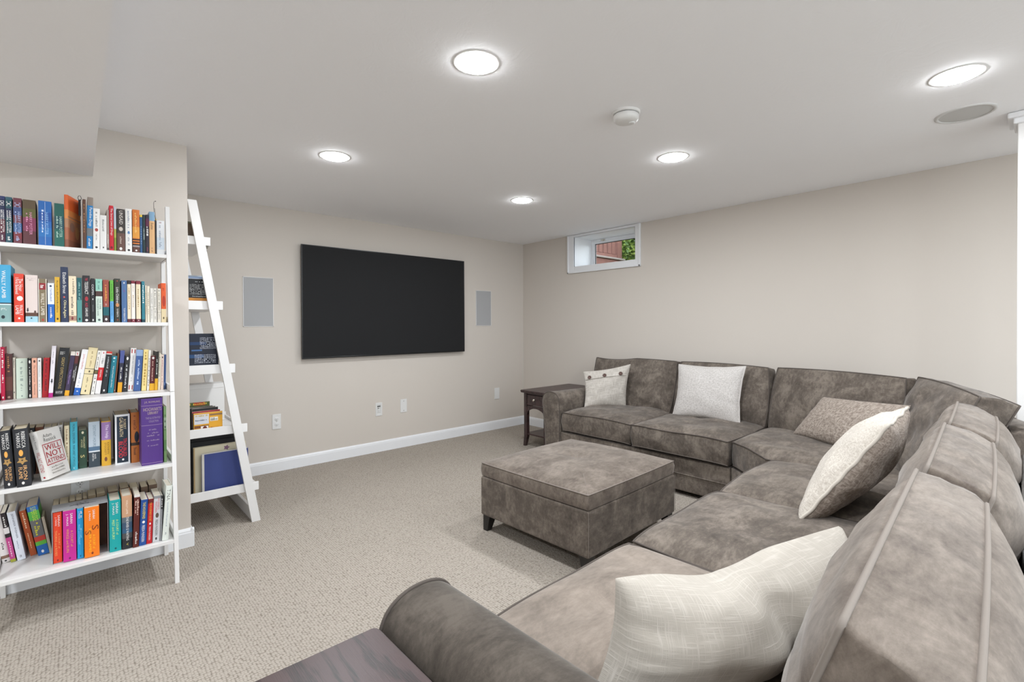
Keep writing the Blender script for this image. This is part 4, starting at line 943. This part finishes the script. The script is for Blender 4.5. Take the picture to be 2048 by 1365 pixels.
(3,0.0529,0.066,3.162,0.0127,0.2172,7.76,0.13,'black and white striped paperback','#e4e0d8',[(0.44,0.46,'#3a3428'),(0.46,0.52,'#6a5c34'),(0.52,0.54,'#3a3428')],[('~14','#2a2a2a',0.3,0.7,0.04,0.42),('~9','#5a5a5a',0.35,0.65,0.58,0.95)],0,0),
(3,0.068,0.0886,3.161,0.02,0.2154,7.32,0.13,'white paperback with a red square','#e2dedc',[(0.39,0.69,'#c81e22')],[('1984','#30303a',0.35,0.65,0.12,0.36),('o','#c02838',0.4,0.6,0.03,0.07),('GEORGE ORWELL','#e9e6e2',0.35,0.65,0.44,0.62)],0,0),
(3,0.0917,0.1135,3.155,0.0212,0.211,6.56,0.13,'black paperback with red cap','#202226',[(0,0.05,'#c03028'),(0.05,0.07,'#e8e0d8')],[('~16','#b0b4b8',0.35,0.65,0.1,0.6),('o','#e9e6e2',0.3,0.6,0.9,0.95)],0,0),
(3,0.1173,0.1395,3.165,0.0216,0.1869,5.48,0.13,'short teal paperback','#177a8c',[],[('x','#e9e6e2',0.25,0.75,0.03,0.09),('o','#90d0d8',0.35,0.6,0.13,0.17),('Pride and Prejudice  Jane Austen','#e9e6e2',0.35,0.65,0.28,0.85)],0,0),
(3,0.1403,0.1472,3.168,0.0066,0.1984,5.3,0.13,'thin rust brown paperback','#6b4028',[],[('x','#e9e6e2',0.3,0.7,0.92,0.96)],0,0),
(3,0.1551,0.1725,3.166,0.0171,0.2133,4.0,0.13,'blue and black paperback with gold label','#26263a',[(0,0.3,'#4a5590'),(0.76,1,'#d89a1c')],[('~10','#e9e6e2',0.35,0.65,0.4,0.7)],0,0),
(3,0.1746,0.1951,3.173,0.0201,0.1848,4.5,0.105,'short black paperback with white lettering','#232226',[],[('o','#e9e6e2',0.3,0.7,0.03,0.12),('~18','#d8d8d8',0.35,0.65,0.25,0.9)],0,0),
(3,0.1968,0.2197,3.178,0.0225,0.2241,4.12,0.121,'white paperback classic with two red squares','#e8e4e0',[],[('#','#b03030',0.15,0.85,0.03,0.12),('CRIME AND PUNISHMENT','#4a4a4a',0.4,0.65,0.17,0.62),('~6','#909090',0.42,0.6,0.66,0.78),('#','#b04040',0.15,0.85,0.86,0.96)],0,0),
(3,0.2207,0.2489,3.162,0.0277,0.2143,3.92,0.13,'royal blue paperback with pale blue cap','#3a5a94',[(0,0.15,'#8ea6cc')],[('~15','#c8d4ea',0.35,0.6,0.25,0.85)],0,0),
(3,0.252,0.2721,3.154,0.0197,0.2147,3.15,0.13,'pale yellow paperback','#e6cf8a',[],[('~12','#b08c3c',0.3,0.7,0.06,0.9)],0,0),
(3,0.2741,0.2833,3.147,0.0089,0.2109,2.68,0.13,'thin white paperback with black edge','#e4e0d8',[],[('~12','#404040',0.35,0.65,0.2,0.9)],0,0),
(3,0.2839,0.3043,3.142,0.02,0.1817,2.58,0.105,'maroon paperback with gold label foot','#571a1e',[(0.8,1,'#e0a824')],[('o','#e9e6e2',0.25,0.75,0.03,0.1),('~12','#d8b0a0',0.35,0.65,0.16,0.74)],0,0),
(3,0.3052,0.3179,3.139,0.0124,0.2039,2.37,0.13,'thin black paperback with gold foot','#24221c',[(0.7,1,'#e0a824')],[('~9','#e9e6e2',0.35,0.65,0.2,0.6)],0,0),
(3,0.32,0.3298,3.146,0.0095,0.1937,1.84,0.13,'thin ivory paperback','#e4dcc8',[],[('~14','#8a8474',0.35,0.65,0.1,0.8)],0,0),
(3,0.3316,0.3445,3.148,0.0126,0.1838,1.37,0.105,'pale pink paperback with maroon lettering','#dcc8bc',[],[('o','#303030',0.3,0.7,0.04,0.1),('~16','#a05a60',0.35,0.65,0.14,0.9)],0,0),
(3,0.3447,0.3613,3.161,0.011,0.1848,1.4,0.105,'dark blue book by the white post','#2f4a7a',[],[('~3','#8098c0',0.35,0.65,0.8,0.9)],0,0),
(4,-0.2325,-0.1974,2.987,0.0348,0.2488,-3.5,0.15,'thick black hardback with a gold eagle','#26272c',[],[('REBECCA','#e9e6e2',0.55,0.8,0.05,0.33),('YARROS','#e9e6e2',0.2,0.45,0.06,0.32),('o','#e8a850',0.3,0.6,0.36,0.47),('x','#b08a50',0.1,0.9,0.48,0.62),('FOURTH','#efb878',0.52,0.78,0.64,0.88),('WING','#efb878',0.2,0.46,0.66,0.86),('o','#e9e6e2',0.35,0.55,0.91,0.96)],0,0),
(4,-0.1933,-0.148,2.97,0.045,0.2523,-2.6,0.15,'thickest black hardback with orange lettering','#28292e',[],[('REBECCA','#e9e6e2',0.55,0.8,0.05,0.33),('YARROS','#e9e6e2',0.2,0.45,0.06,0.32),('o','#e8a850',0.3,0.6,0.36,0.47),('x','#b08a50',0.1,0.9,0.48,0.62),('IRON','#efb878',0.52,0.78,0.64,0.88),('FLAME','#efb878',0.2,0.46,0.66,0.86),('o','#e9e6e2',0.35,0.55,0.91,0.96)],0,0),
(4,-0.1709,-0.1475,3.19,0.0231,0.2196,0,0.109,'small black book','#23262a',[],[('~5','#e9e6e2',0.2,0.8,0.05,0.2)],1,0),
(4,-0.1445,-0.1172,3.19,0.027,0.2198,0,0.109,'small rust brown book','#6a3f2a',[],[],1,0),
(4,-0.1151,-0.0906,3.19,0.0242,0.2155,0,0.109,'small grey white book','#b9b6b2',[],[('~5','#707070',0.3,0.7,0.1,0.3)],1,0),
(4,-0.0892,-0.0702,3.19,0.0187,0.2159,0,0.109,'beige book','#bdb4a4',[],[('~6','#8a8070',0.3,0.7,0.1,0.5)],1,0),
(4,-0.0664,-0.0497,3.194,0.0165,0.2186,0,0.105,'white hardback with grey lettering','#dcdad8',[],[('~8','#7a7a80',0.3,0.7,0.05,0.5),('~5','#7a7a80',0.3,0.7,0.55,0.9)],0,0),
(4,-0.0441,-0.0264,3.154,0.0174,0.2184,0,0.13,'cream hardback with brown lettering','#e0d2b2',[],[('~9','#8a6a4a',0.3,0.7,0.08,0.34),('o','#8a6a4a',0.35,0.65,0.37,0.41),('~11','#8a6a4a',0.35,0.65,0.46,0.85)],0,0),
(4,-0.0239,0.0028,3.148,0.0264,0.2335,0,0.15,'turquoise hardback with black capital letters','#45aabf',[],[('MORAL DISORDER','#143038',0.35,0.65,0.04,0.45),('MARGARET ATWOOD','#143038',0.35,0.65,0.48,0.92),('x','#e9e6e2',0.4,0.55,0.94,0.97)],0,0),
(4,0.0068,0.0363,3.161,0.0293,0.1871,0,0.13,'dark green paperback with a cream ribbon','#26402f',[(0.93,1,'#2e4a38')],[('o','#d8d0b0',0.35,0.65,0.03,0.1),('MARGARET','#c8c090',0.55,0.78,0.18,0.48),('ATWOOD','#c8c090',0.25,0.48,0.24,0.45),('S','#d8c480',0.2,0.7,0.52,0.85)],0,0),
(4,0.0427,0.0847,3.15,0.0417,0.2241,0,0.149,'pale blue paperback with a landscape photo','#b6c2cc',[(0.55,0.64,'#54708a'),(0.64,0.67,'#d8dde0'),(0.67,1,'#37424a')],[('DISTANT HOURS','#6f8494',0.4,0.65,0.08,0.55),('KATE','#e9e6e2',0.5,0.65,0.72,0.82),('MORTON','#e9e6e2',0.3,0.45,0.7,0.86)],0,0),
(4,0.0905,0.1267,3.141,0.0359,0.2221,0,0.15,'yellow hardback with purple upper panel','#d9a633',[(0.02,0.42,'#9a78ac')],[('The Help','#f0e0f0',0.35,0.75,0.08,0.38),('KATHRYN','#7a5a18',0.6,0.8,0.48,0.74),('STOCKETT','#7a5a18',0.3,0.5,0.48,0.76),('o','#7a4a30',0.3,0.6,0.8,0.9)],0,0),
(4,0.1412,0.1997,3.112,0.0582,0.252,0,0.17,'thick navy hardback with white border and red lettering','#1d2a3a',[(0,0.04,'#e4e4e4'),(0.96,1,'#e4e4e4')],[('|','#e4e4e4',0,0.12,0,1),('|','#e4e4e4',0.88,1,0,1),('ROBERT','#d8c49a',0.58,0.75,0.1,0.3),('GALBRAITH','#d8c49a',0.3,0.55,0.06,0.44),('TROUBLED','#e03038',0.55,0.78,0.48,0.84),('BLOOD','#e03038',0.24,0.52,0.54,0.86),('o','#e9e6e2',0.45,0.6,0.88,0.92)],0,0),
(4,0.2043,0.2372,3.112,0.0326,0.2562,0,0.15,'rust orange hardback with black side','#b3672c',[(0.6,0.66,'#3a2a1c')],[('~9','#7a3c18',0.3,0.7,0.06,0.35),('o','#20242c',0.4,0.98,0.38,0.6),('~7','#5a3014',0.3,0.65,0.7,0.85)],0,0),
(4,0.2376,0.3239,3.005,0.0859,0.3333,0,0.16,'large purple boxed volume with gold lettering','#4f2f7c',[(0.105,0.11,'#a088a0'),(0.4,0.405,'#a088a0'),(0.97,0.975,'#a088a0')],[('-J.K. ROWLING','#b09a90',0.15,0.88,0.04,0.075),('-HOGWARTS','#b09a90',0.1,0.95,0.14,0.19),('-LIBRARY','#b09a90',0.3,0.8,0.2,0.24),('-THE ILLUSTRATED','#9a86a0',0.2,0.9,0.28,0.31),('-COLLECTION','#9a86a0',0.35,0.8,0.33,0.36),('-~8','#9a86a0',0.35,0.7,0.46,0.48),('-~8','#9a86a0',0.3,0.8,0.51,0.53),('-~12','#9a86a0',0.25,0.85,0.55,0.57),('-~10','#9a86a0',0.25,0.85,0.62,0.64),('-~8','#9a86a0',0.3,0.8,0.7,0.72)],0,0),
(4,0.3288,0.3406,3.01,0.0114,0.2854,0,0.15,'slim mottled green paperback at the right end','#6c8a5a',[(0.2,0.4,'#8c9c84'),(0.6,0.8,'#55784a')],[('~8','#3a4a30',0.3,0.7,0.1,0.5)],0,0),
(5,-0.2555,-0.2327,3.164,0.0272,0.2334,-7.86,0.135,'white hardback with a small brown portrait','#e4dedc',[(0.86,0.92,'#8a6a58')],[('~5','#504a48',0.35,0.65,0.6,0.78),('o','#222222',0.3,0.6,0.95,0.98)],0,0),
(5,-0.2274,-0.2107,3.148,0.0163,0.2326,-7.9,0.15,'black and pink paperback with lime foot','#2a2024',[(0.3,0.42,'#e4dede'),(0.5,0.94,'#c4488c'),(0.94,1,'#a8a83a')],[('~5','#e9e6e2',0.3,0.7,0.08,0.3),('~7','#f0c8dc',0.35,0.65,0.58,0.9)],0,0),
(5,-0.2062,-0.1787,3.148,0.0269,0.2307,-8.2,0.15,'white paperback with grey script','#dde0ea',[],[('JENNIFER WEINER','#6a6e7c',0.4,0.7,0.04,0.55),('~9','#8a90a0',0.4,0.55,0.6,0.85),('m','#303238',0.35,0.6,0.9,0.94)],0,0),
(5,-0.1654,-0.1432,3.174,0.0216,0.2206,-9.5,0.125,'rust orange paperback leaning left','#b04f20',[],[('~9','#f0d0b0',0.35,0.65,0.05,0.45),('~9','#f0c8a0',0.38,0.6,0.5,0.85)],0,0),
(5,-0.1381,-0.1006,3.15,0.0367,0.239,-9.2,0.149,'rainbow coloured paperback leaning left','#2264b0',[(0,0.1,'#2a6cb8'),(0.1,0.28,'#58b44a'),(0.28,0.62,'#6b6a6c'),(0.62,0.72,'#c23a28'),(0.72,0.8,'#5fb43c')],[('SUPERFUDGE','#c8e04a',0.3,0.8,0.02,0.3),('~4','#d8d030',0.5,0.75,0.34,0.5),('~5','#d8d030',0.25,0.5,0.4,0.6),('o','#e9e6e2',0.35,0.6,0.9,0.96)],0,0),
(5,-0.0998,-0.089,3.15,0.0095,0.1804,-8.6,0.11,'thin beige paperback leaning left','#b9ab98',[],[],1,0),
(5,-0.0834,-0.0544,2.993,0.0287,0.229,0,0.098,'orange red boxed paperback with white lettering','#e0421f',[],[('SARAH','#e9e6e2',0.55,0.8,0.06,0.28),('J. MAAS','#e9e6e2',0.2,0.42,0.06,0.3),('A COURT of','#f0a860',0.58,0.8,0.42,0.72),('THORNS and ROSES','#f0a860',0.2,0.45,0.36,0.86),('o','#7a2010',0.4,0.6,0.93,0.97)],0,0.0026),
(5,-0.0507,-0.0062,2.977,0.0441,0.2315,0,0.098,'magenta boxed paperback with white lettering','#c0268e',[],[('SARAH','#e9e6e2',0.55,0.75,0.06,0.26),('J. MAAS','#e9e6e2',0.22,0.42,0.06,0.3),('A COURT of','#e0a050',0.58,0.76,0.4,0.72),('WINGS and RUIN','#e0a050',0.25,0.45,0.36,0.82),('o','#6a1050',0.42,0.58,0.92,0.96)],0,0.0026),
(5,-0.003,0.0187,2.979,0.0213,0.2315,0,0.098,'thin blue boxed paperback','#1a92cc',[],[('~5','#e9e6e2',0.55,0.8,0.06,0.2),('J. MAAS','#e9e6e2',0.2,0.45,0.06,0.2),('~9','#90d0ee',0.55,0.75,0.4,0.65),('FROST and STARLIGHT','#90d0ee',0.2,0.45,0.32,0.72),('o','#0a4a78',0.4,0.6,0.93,0.97)],0,0.0026),
(5,0.0215,0.074,2.963,0.0522,0.2315,0,0.098,'wide orange boxed paperback with dark scrollwork','#ee7a12',[],[('SARAH','#e9e6e2',0.55,0.72,0.06,0.24),('J. MAAS','#e9e6e2',0.28,0.42,0.06,0.28),('S','#8a3a10',0.05,0.45,0.38,0.62),('S','#7a3008',0.5,0.95,0.28,0.56),('A COURT of','#ffc020',0.55,0.72,0.56,0.84),('SILVER FLAMES','#ffc020',0.3,0.46,0.42,0.9),('o','#8a3a10',0.45,0.6,0.9,0.95)],0,0.0026),
(5,0.1103,0.1529,2.967,0.0423,0.2445,0,0.15,'teal hardback with white lettering','#14a0a0',[],[('SARAH','#e9e6e2',0.55,0.78,0.05,0.26),('J. MAAS','#e9e6e2',0.22,0.44,0.05,0.28),('A COURT of','#c8e87c',0.58,0.78,0.38,0.68),('MIST and FURY','#c8e87c',0.22,0.44,0.38,0.76),('o','#0a5a5a',0.42,0.6,0.92,0.96)],0,0),
(5,0.1563,0.1954,2.962,0.0384,0.2559,0,0.15,'tall hardback fading from peach to dark blue','#c79a78',[(0.4,0.5,'#5a6670'),(0.5,0.62,'#3a5068'),(0.62,0.7,'#2e5878'),(0.7,0.8,'#4a4a4c'),(0.8,1,'#222428')],[('WALLY LAMB','#ecd8c4',0.4,0.6,0.08,0.34),('THE RIVER IS WAITING','#e9e6e2',0.4,0.65,0.4,0.84),('v','#a89848',0.4,0.6,0.88,0.94)],0,0),
(5,0.1955,0.2178,2.952,0.022,0.2549,1.8,0.15,'maroon paperback with white cap','#5a2018',[(0,0.05,'#d8d4d0')],[('~9','#f0d0c0',0.55,0.85,0.1,0.4),('~10','#f0d0c0',0.2,0.45,0.12,0.36),('~9','#e9e6e2',0.35,0.7,0.68,0.94)],0,0),
(5,0.2195,0.2469,2.955,0.027,0.2223,2.5,0.15,'royal blue paperback with yellow lettering','#1d4a90',[],[('THE HOUSEMAID','#f0d83a',0.3,0.7,0.06,0.42),('o','#e9e6e2',0.3,0.7,0.46,0.52),('FREIDA McFADDEN','#e9e6e2',0.3,0.7,0.56,0.92)],0,0),
(5,0.2483,0.2703,2.958,0.0216,0.2187,2.64,0.13,'red paperback with yellow and white lettering','#b81a22',[(0,0.1,'#6a1a1a')],[("THE HOUSEMAID'S SECRET",'#f4a83a',0.3,0.7,0.08,0.5),('o','#e9e6e2',0.35,0.65,0.53,0.58),('FREIDA McFADDEN','#e9e6e2',0.35,0.65,0.62,0.92)],0,0),
(5,0.2727,0.3017,2.96,0.0287,0.2273,2.07,0.15,'white and grey paperback with red lettering','#c9c9cb',[(0,0.06,'#8a8a8c')],[('HOUSEMAID IS','#c84040',0.55,0.8,0.06,0.3),('WATCHING','#c84040',0.2,0.5,0.12,0.36),('o','#5a4a3c',0.3,0.75,0.37,0.48),('FREIDA McFADDEN','#303030',0.3,0.65,0.52,0.86),('o','#303030',0.35,0.6,0.9,0.96)],0,0),
(5,0.3023,0.3087,2.954,0.0061,0.2265,2.0,0.15,'thin black and white paperback','#8a8c8e',[(0,0.3,'#2a2c30')],[('~5','#e9e6e2',0.2,0.8,0.02,0.28)],0,0),
(5,0.3098,0.3359,2.95,0.0257,0.2693,4.2,0.15,'tall pale green hardback with black capital letters','#dde2da',[],[('TINA','#2a2a2c',0.25,0.75,0.06,0.27),('~24','#9aa4b0',0.4,0.58,0.3,0.75),('~5','#707880',0.4,0.58,0.84,0.92)],0,0),
(5,-0.0874,-0.0658,3.13,0.0213,0.2289,0,0.115,'old paperback with tan page block','#7a6a52',[],[],1,0),
(5,-0.0642,-0.0319,3.13,0.032,0.2287,0,0.115,'old paperback with tan page block','#7a6a52',[],[],1,0),
(5,-0.0303,-0.0089,3.13,0.0211,0.2334,0,0.115,'old paperback with tan page block','#7a6a52',[],[],1,0),
(5,-0.0066,0.0161,3.13,0.0224,0.2342,0,0.115,'old paperback with tan page block','#7a6a52',[],[],1,0),
(5,0.0188,0.0346,3.13,0.0156,0.237,0,0.115,'old paperback with tan page block','#7a6a52',[],[],1,0),
(5,0.037,0.0671,3.13,0.0298,0.2438,0,0.115,'old paperback with tan page block','#7a6a52',[],[],1,0),
(5,0.0692,0.102,3.13,0.0325,0.2466,0,0.115,'old paperback with tan page block','#7a6a52',[],[],1,0),
(5,0.1132,0.1527,3.14,0.0392,0.2438,0,0.115,'old paperback with tan page block','#6a5646',[],[],1,0),
(5,0.16,0.195,3.14,0.0347,0.2492,0,0.115,'old paperback with tan page block','#6a5646',[],[],1,0),
(5,0.2006,0.2345,3.14,0.0336,0.2399,0,0.115,'old paperback with tan page block','#6a5646',[],[],1,0),
(5,0.244,0.2728,3.14,0.0286,0.237,0,0.115,'old paperback with tan page block','#6a5646',[],[],1,0),
(5,0.2767,0.312,3.14,0.035,0.2402,0,0.115,'old paperback with tan page block','#6a5646',[],[],1,0),
]
cnt = {}
for (s, x0, x1, y, w, h, lean, d, desc, base, bands, texts, row, dz) in BOOKS:
    k = (s, row); cnt[k] = cnt.get(k, 0)+1
    num = cnt[k]-1+(2 if s == 1 and x0 > .03 else 1 if s == 4 and row == 0 and x0 > -.12 else 0)   # the turned books are counted too
    where = f'on {SHN[s]} shelf' if row == 0 else f'in back row of {SHN[s]} shelf'
    lab = f'{desc}, {ORD[num]} from left {where}'
    z = ZB[s]+.0004+dz
    if lean > 0: z += w*math.sin(R(lean))
    book(lab, (x0, y, z), w, h, d, base, bands, texts, lean, group=f'books on the {SHN[s]} shelf' if row == 0 else 'back row of books on the bottom shelf', pages=PAPER if (s == 5 and row) else (PAPERW if s != 4 else PAPER))
# orange book turned so that its front cover shows, top shelf
book('tall orange book turned to show its cover, with a tasselled bookmark, top shelf', (-.0335, 3.096, ZB[1]+.0004), .013, .247, .146, '#c96a34',
     [(0, .28, '#d9622a'), (.28, .45, '#d98a4a'), (.45, .62, '#b08060'), (.62, .85, '#a8684c'), (.85, 1, '#8c5844')], [], 0, -18, hard=True,
     side=[('R', 'o', '#8a6a5c', .15, .5, .5, .68), ('R', '|', '#a87a5c', .0, 1., .40, .43), ('R', 'o', '#c09060', .55, .85, .55, .8)])
book('thin white book standing right behind the tall orange one, top shelf', (.0268, 3.112, ZB[1]+.0004), .0035, .222, .13, '#e4e0da', [], [], 0, 0, hard=False)
# white hardback leaning at an angle with its front cover in view, fourth shelf
book('white hardback with red boxed lettering leaning sideways with its cover in view, fourth shelf', (-.118, 3.008, ZB[4]+.003), .028, .222, .140, '#e6e2dc', [],
     [("Adam Resnick", '#8a8680', .35, .65, .06, .36), ("WILL NOT ATTEND", '#b02630', .25, .75, .42, .84), ("x", '#b02630', .3, .7, .92, .97)], -12, -30, hard=False, tiltx=0,
     side=[('R', 'Adam', '#6a6864', .2, .6, .09, .16), ('R', 'Resnick', '#6a6864', .2, .75, .17, .25),
           ('R', '|', '#b32a34', .08, .92, .29, .305), ('R', '|', '#b32a34', .08, .92, .715, .73), ('R', '|', '#b32a34', .08, .10, .29, .73), ('R', '|', '#b32a34', .90, .92, .29, .73),
           ('R', 'WILL', '#b32a34', .15, .85, .32, .43), ('R', 'NOT', '#b32a34', .15, .85, .455, .575), ('R', 'ATTEND', '#b32a34', .13, .87, .60, .69),
           ('R', '~9', '#a09c94', .15, .85, .77, .80), ('R', '~9', '#a09c94', .2, .8, .83, .86), ('R', '~9', '#a09c94', .2, .8, .89, .92)])
# slipcase on the bottom shelf
t = thing('slipcase', 'light grey slipcase holding four bright boxed paperbacks on the bottom shelf', 'box', (-.0875, 2.986, ZB[5]+.0004))
W_, D_, H_, q = .1945, .112, .238, .0024
mb = MB().box(0, W_, 0, D_, 0, q).box(0, W_, 0, D_, H_-q, H_).box(0, q, 0, D_, q, H_-q).box(W_-q, W_, 0, D_, q, H_-q).box(q, W_-q, D_-q, D_, q, H_-q)
put('case', mb.mesh('case', C('#a3a4a8')), t)
put('lining', MB().box(W_-q-.0006, W_-q, .004, D_-q, q, H_-q).box(q, W_-q-.0007, D_-q-.0006, D_-q, q, H_-q).mesh('lining', plain('dark printed lining', '#5a3420', .6, var=.5)), t)
mb = MB(); rnd = random.Random(5)
for i in range(26):
    a = rnd.uniform(0, 6.3); r_ = rnd.uniform(.004, .03); cx, cy = .105+rnd.uniform(-.02, .02), .05+rnd.uniform(-.012, .012)
    mb.tube([(cx, cy, H_+.0002), (cx+r_*.6*math.cos(a), cy+r_*.3*math.sin(a), H_+.0002), (cx+r_*1.5*math.cos(a+.4), cy+r_*.7*math.sin(a+.4), H_+.0002)], .0007, seg=4)
put('top_print', mb.mesh('top_print', C('#5a5b60'), False), t)
# bookmarks
t = thing('bookmark', 'black bookmark with a cord loop hanging over the tall orange book', 'bookmark', (.021, 3.16, 1.90))
BM = plain('black leather', '#181515', .5)
mb = MB().box(-.0045, .0045, -.0012, .0012, -.075, .004, .0006); put('strap', mb.mesh('strap', BM), t)
put('cord', MB().tube([(-.002, 0, 0), (-.006, 0, .012), (-.003, 0, .022), (.003, 0, .023), (.007, 0, .012), (.004, 0, 0)], .0013).mesh('cord', BM, False), t)
t = thing('bookmark', 'thin wire hook bookmark with a gold bead rising from a black book', 'bookmark', (.313, 3.105, 1.838))
WR = plain('dark wire', '#3a3530', .4, .6)
put('hook', MB().tube([(.001, 0, -.02), (.001, 0, .0), (-.003, 0, .03), (-.005, 0, .06), (-.006, 0, .085), (-.003, 0, .096), (.002, 0, .097)], .0010, seg=5).tube([(.003, 0, 0), (.001, 0, .03), (-.002, 0, .06)], .0009, seg=5).lathe([(0, -.003), (.0026, -.001), (.0026, .001), (0, .003)], 8, c=(.002, 0, .097)).mesh('hook', WR, False), t)
put('bead', MB().lathe([(0, -.004), (.003, -.002), (.003, .002), (0, .004)], 10, c=(.003, 0, .002)).mesh('bead', plain('gold bead', '#b89a3a', .3, .8), False), t)
# ------------------------------------------------------------------ what stands on the ladder shelf (covers face the camera, spines face the room)
def lbook(label, x1, y, z, w, h, d, base, side=(), bands=(), hard=True, cat='book', tilt=0, lean=0, group=None, texts=()):
    # spine towards +x; the local left board faces the camera
    return book(label, (x1, y, z+.0004), w, h, d, base, bands, texts, lean, 90, hard, group, PAPERW, side, cat, tilt)
z5, z4, z3, z2, z1 = [LZ[k][0]+.0165 for k in (5, 4, 3, 2, 1)]
lbook('large blue album with a white spine edge facing forward on the lowest ladder shelf', .842, 3.548, z5, .016, .262, .262, '#37437c', bands=[(0, .012, '#c9c6c0'), (.988, 1, '#c9c6c0')], side=[('L', '|', '#c9c4ba', .0, .05, 0, 1)])
lbook('tall cream album with a floral edge behind the blue album on the ladder shelf', .838, 3.585, z5, .024, .300, .295, '#cfc6ac', side=[('L', '|', '#b89a6a', .0, .02, 0, 1), ('L', 'x', '#7a5a70', .55, .68, .02, .14), ('L', 'x', '#8a7a3c', .8, .9, .02, .12)])
lbook('thin black album leaning behind the cream album on the ladder shelf', .800, 3.630, z5, .016, .325, .275, '#1d1c1e')
lbook('black record sleeve in the row on the lowest ladder shelf', .790, 3.660, z5, .014, .345, .270, '#242021')
lbook('dark maroon album behind the black ones on the lowest ladder shelf', .775, 3.69, z5, .022, .362, .25, '#4a2428', side=[('L', '~9', '#c0a8a0', .2, .8, .05, .09)])
lbook('yellow printed sleeve at the back of the lowest ladder shelf', .79, 3.73, z5, .012, .365, .26, '#8a6a4a', side=[('L', '|', '#d9a628', .72, .98, 0, .2), ('L', 'x', '#5a3020', .80, .92, .03, .13)])
DV = [('L', '|', '#cfd0d6', .02, .52, .06, .52), ('L', '|', '#7a4a28', .02, .52, .58, .70), ('L', '|', '#8a6a48', .55, 1, .08, .16), ('L', '|', '#e6e2d8', .56, .84, .24, .42), ('L', '~14', '#202020', .58, .82, .26, .40), ('L', '~12', '#c8a830', .06, .48, .08, .16), ('L', '~14', '#505868', .06, .48, .3, .36), ('L', '|', '#e8e0d8', .24, .5, .62, .92), ('L', 'o', '#6a2a1c', .30, .46, .62, .90), ('L', 'o', '#7a3a20', .05, .18, .76, .92), ('L', 'o', '#7a2a20', .56, .66, .7, .86), ('L', '~8', '#3a2418', .66, .98, .72, .84)]
lbook('yellow film case with small pictures at the front of the ladder shelf row', .690, 3.520, z4, .014, .133, .155, '#dba02c', side=DV, cat='film case', hard=False)
lbook('red edged black film case right behind the yellow one', .680, 3.536, z4, .014, .142, .150, '#9a2430', side=[('L', '|', '#1c1b1e', 0, 1, .06, 1)], cat='film case', hard=False)
for i, l in enumerate(('first', 'second', 'third')):
    lbook(f'plain black film case in the ladder shelf row, {l} behind the red edged case', .672-i*.012, 3.552+i*.0165, z4, .015, .158+i*.003, .140, '#1b1a1d', cat='film case', hard=False, group='black film cases on the ladder shelf')
lbook('green and red printed film case last in the ladder shelf row', .636, 3.605, z4, .020, .190, .125, '#4c5a2c', side=[('L', '|', '#b03a24', .3, .8, 0, .1), ('L', '~9', '#e0c040', .1, .9, .02, .08)], cat='film case', hard=False)
t = thing('storage_box', 'plain white storage box at the far end of the ladder shelf', 'box', (.66, 3.99, z4+.0004))
put('body', MB().box(-.135, .130, -.03, .09, 0, .262, .002).mesh('body', C('#e4e2df')), t)
put('lid', MB().box(-.137, .132, -.032, .092, .235, .268, .002).mesh('lid', C('#e6e4e1')), t)
NV = [('L', '|', '#16345c', .05, .6, .22, .30), ('L', '|', '#1d4470', .0, .5, .55, .64), ('L', '|', '#3a6090', .1, .45, .42, .46)]+[('L', '~16', '#b8bcc8', .38, .92, .10+.035*i, .122+.035*i) for i in range(9)]+[('L', '~12', '#b8bcc8', .2, .92, .55+.04*i, .575+.04*i) for i in range(6)]+[('L', '~10', '#b8bcc8', .2, .92, .84, .865), ('L', '~10', '#b8bcc8', .2, .7, .89, .915)]
lbook('large navy blue hardback with white blurb lines on the middle ladder shelf', .672, 3.524, z3, .020, .236, .160, '#131a2c', side=NV)
lbook('tan hardback just behind the navy one on the middle ladder shelf', .640, 3.549, z3, .020, .228, .135, '#7a5a48')
PB = [('L', '|', '#8aa0c4', 0, 1, 0, .05), ('L', '|', '#c8ccd4', 0, 1, .05, .065), ('L', '~9', '#d8d8d8', .35, .9, .13, .17)]+[('L', '~15', '#b0b0b0', .08, .92, .24+.045*i, .27+.045*i) for i in range(8)]+[('L', '~12', '#d0d0d0', .2, .9, .63, .66), ('L', '|', '#c8842c', .0, 1, .70, .80), ('L', '|', '#e8e6e0', .12, .48, .84, .98), ('L', '~16', '#202020', .15, .45, .87, .97), ('L', '~7', '#b0b0b0', .6, .95, .86, .9)]
lbook('black paperback with a barcode and blurb on the second ladder shelf', .624, 3.526, z2, .020, .185, .110, '#1b1b1e', side=PB, hard=False)
lbook('silver blue paperback with pale edge behind the black one, second ladder shelf', .628, 3.551, z2, .020, .196, .118, '#a8b4c4', hard=False)
lbook('brown paperback on the top ladder shelf behind the leaning leg', .574, 3.530, z1, .022, .115, .075, '#5a4838', hard=False)
lbook('dark olive paperback on the top ladder shelf beside the brown one', .578, 3.556, z1, .018, .13, .078, '#4a4a34', hard=False)
t = thing('keyring', 'tiny brown ornament hanging under the top ladder shelf', 'ornament', (.612, 3.54, 1.787))
put('cord', MB().tube([(0, 0, 0), (.006, 0, -.03), (.004, 0, -.085)], .0012, seg=5).mesh('cord', WR, False), t)
put('charm', MB().lathe([(0, -.105), (.008, -.10), (.010, -.09), (.005, -.08), (0, -.078)], 12, c=(.004, 0, 0)).mesh('charm', C('#6a5648'), False), t)
put('bracket', MB().box(-.012, .012, -.012, .012, -.012, 0, .002).mesh('bracket', C('#8a8478')), t)
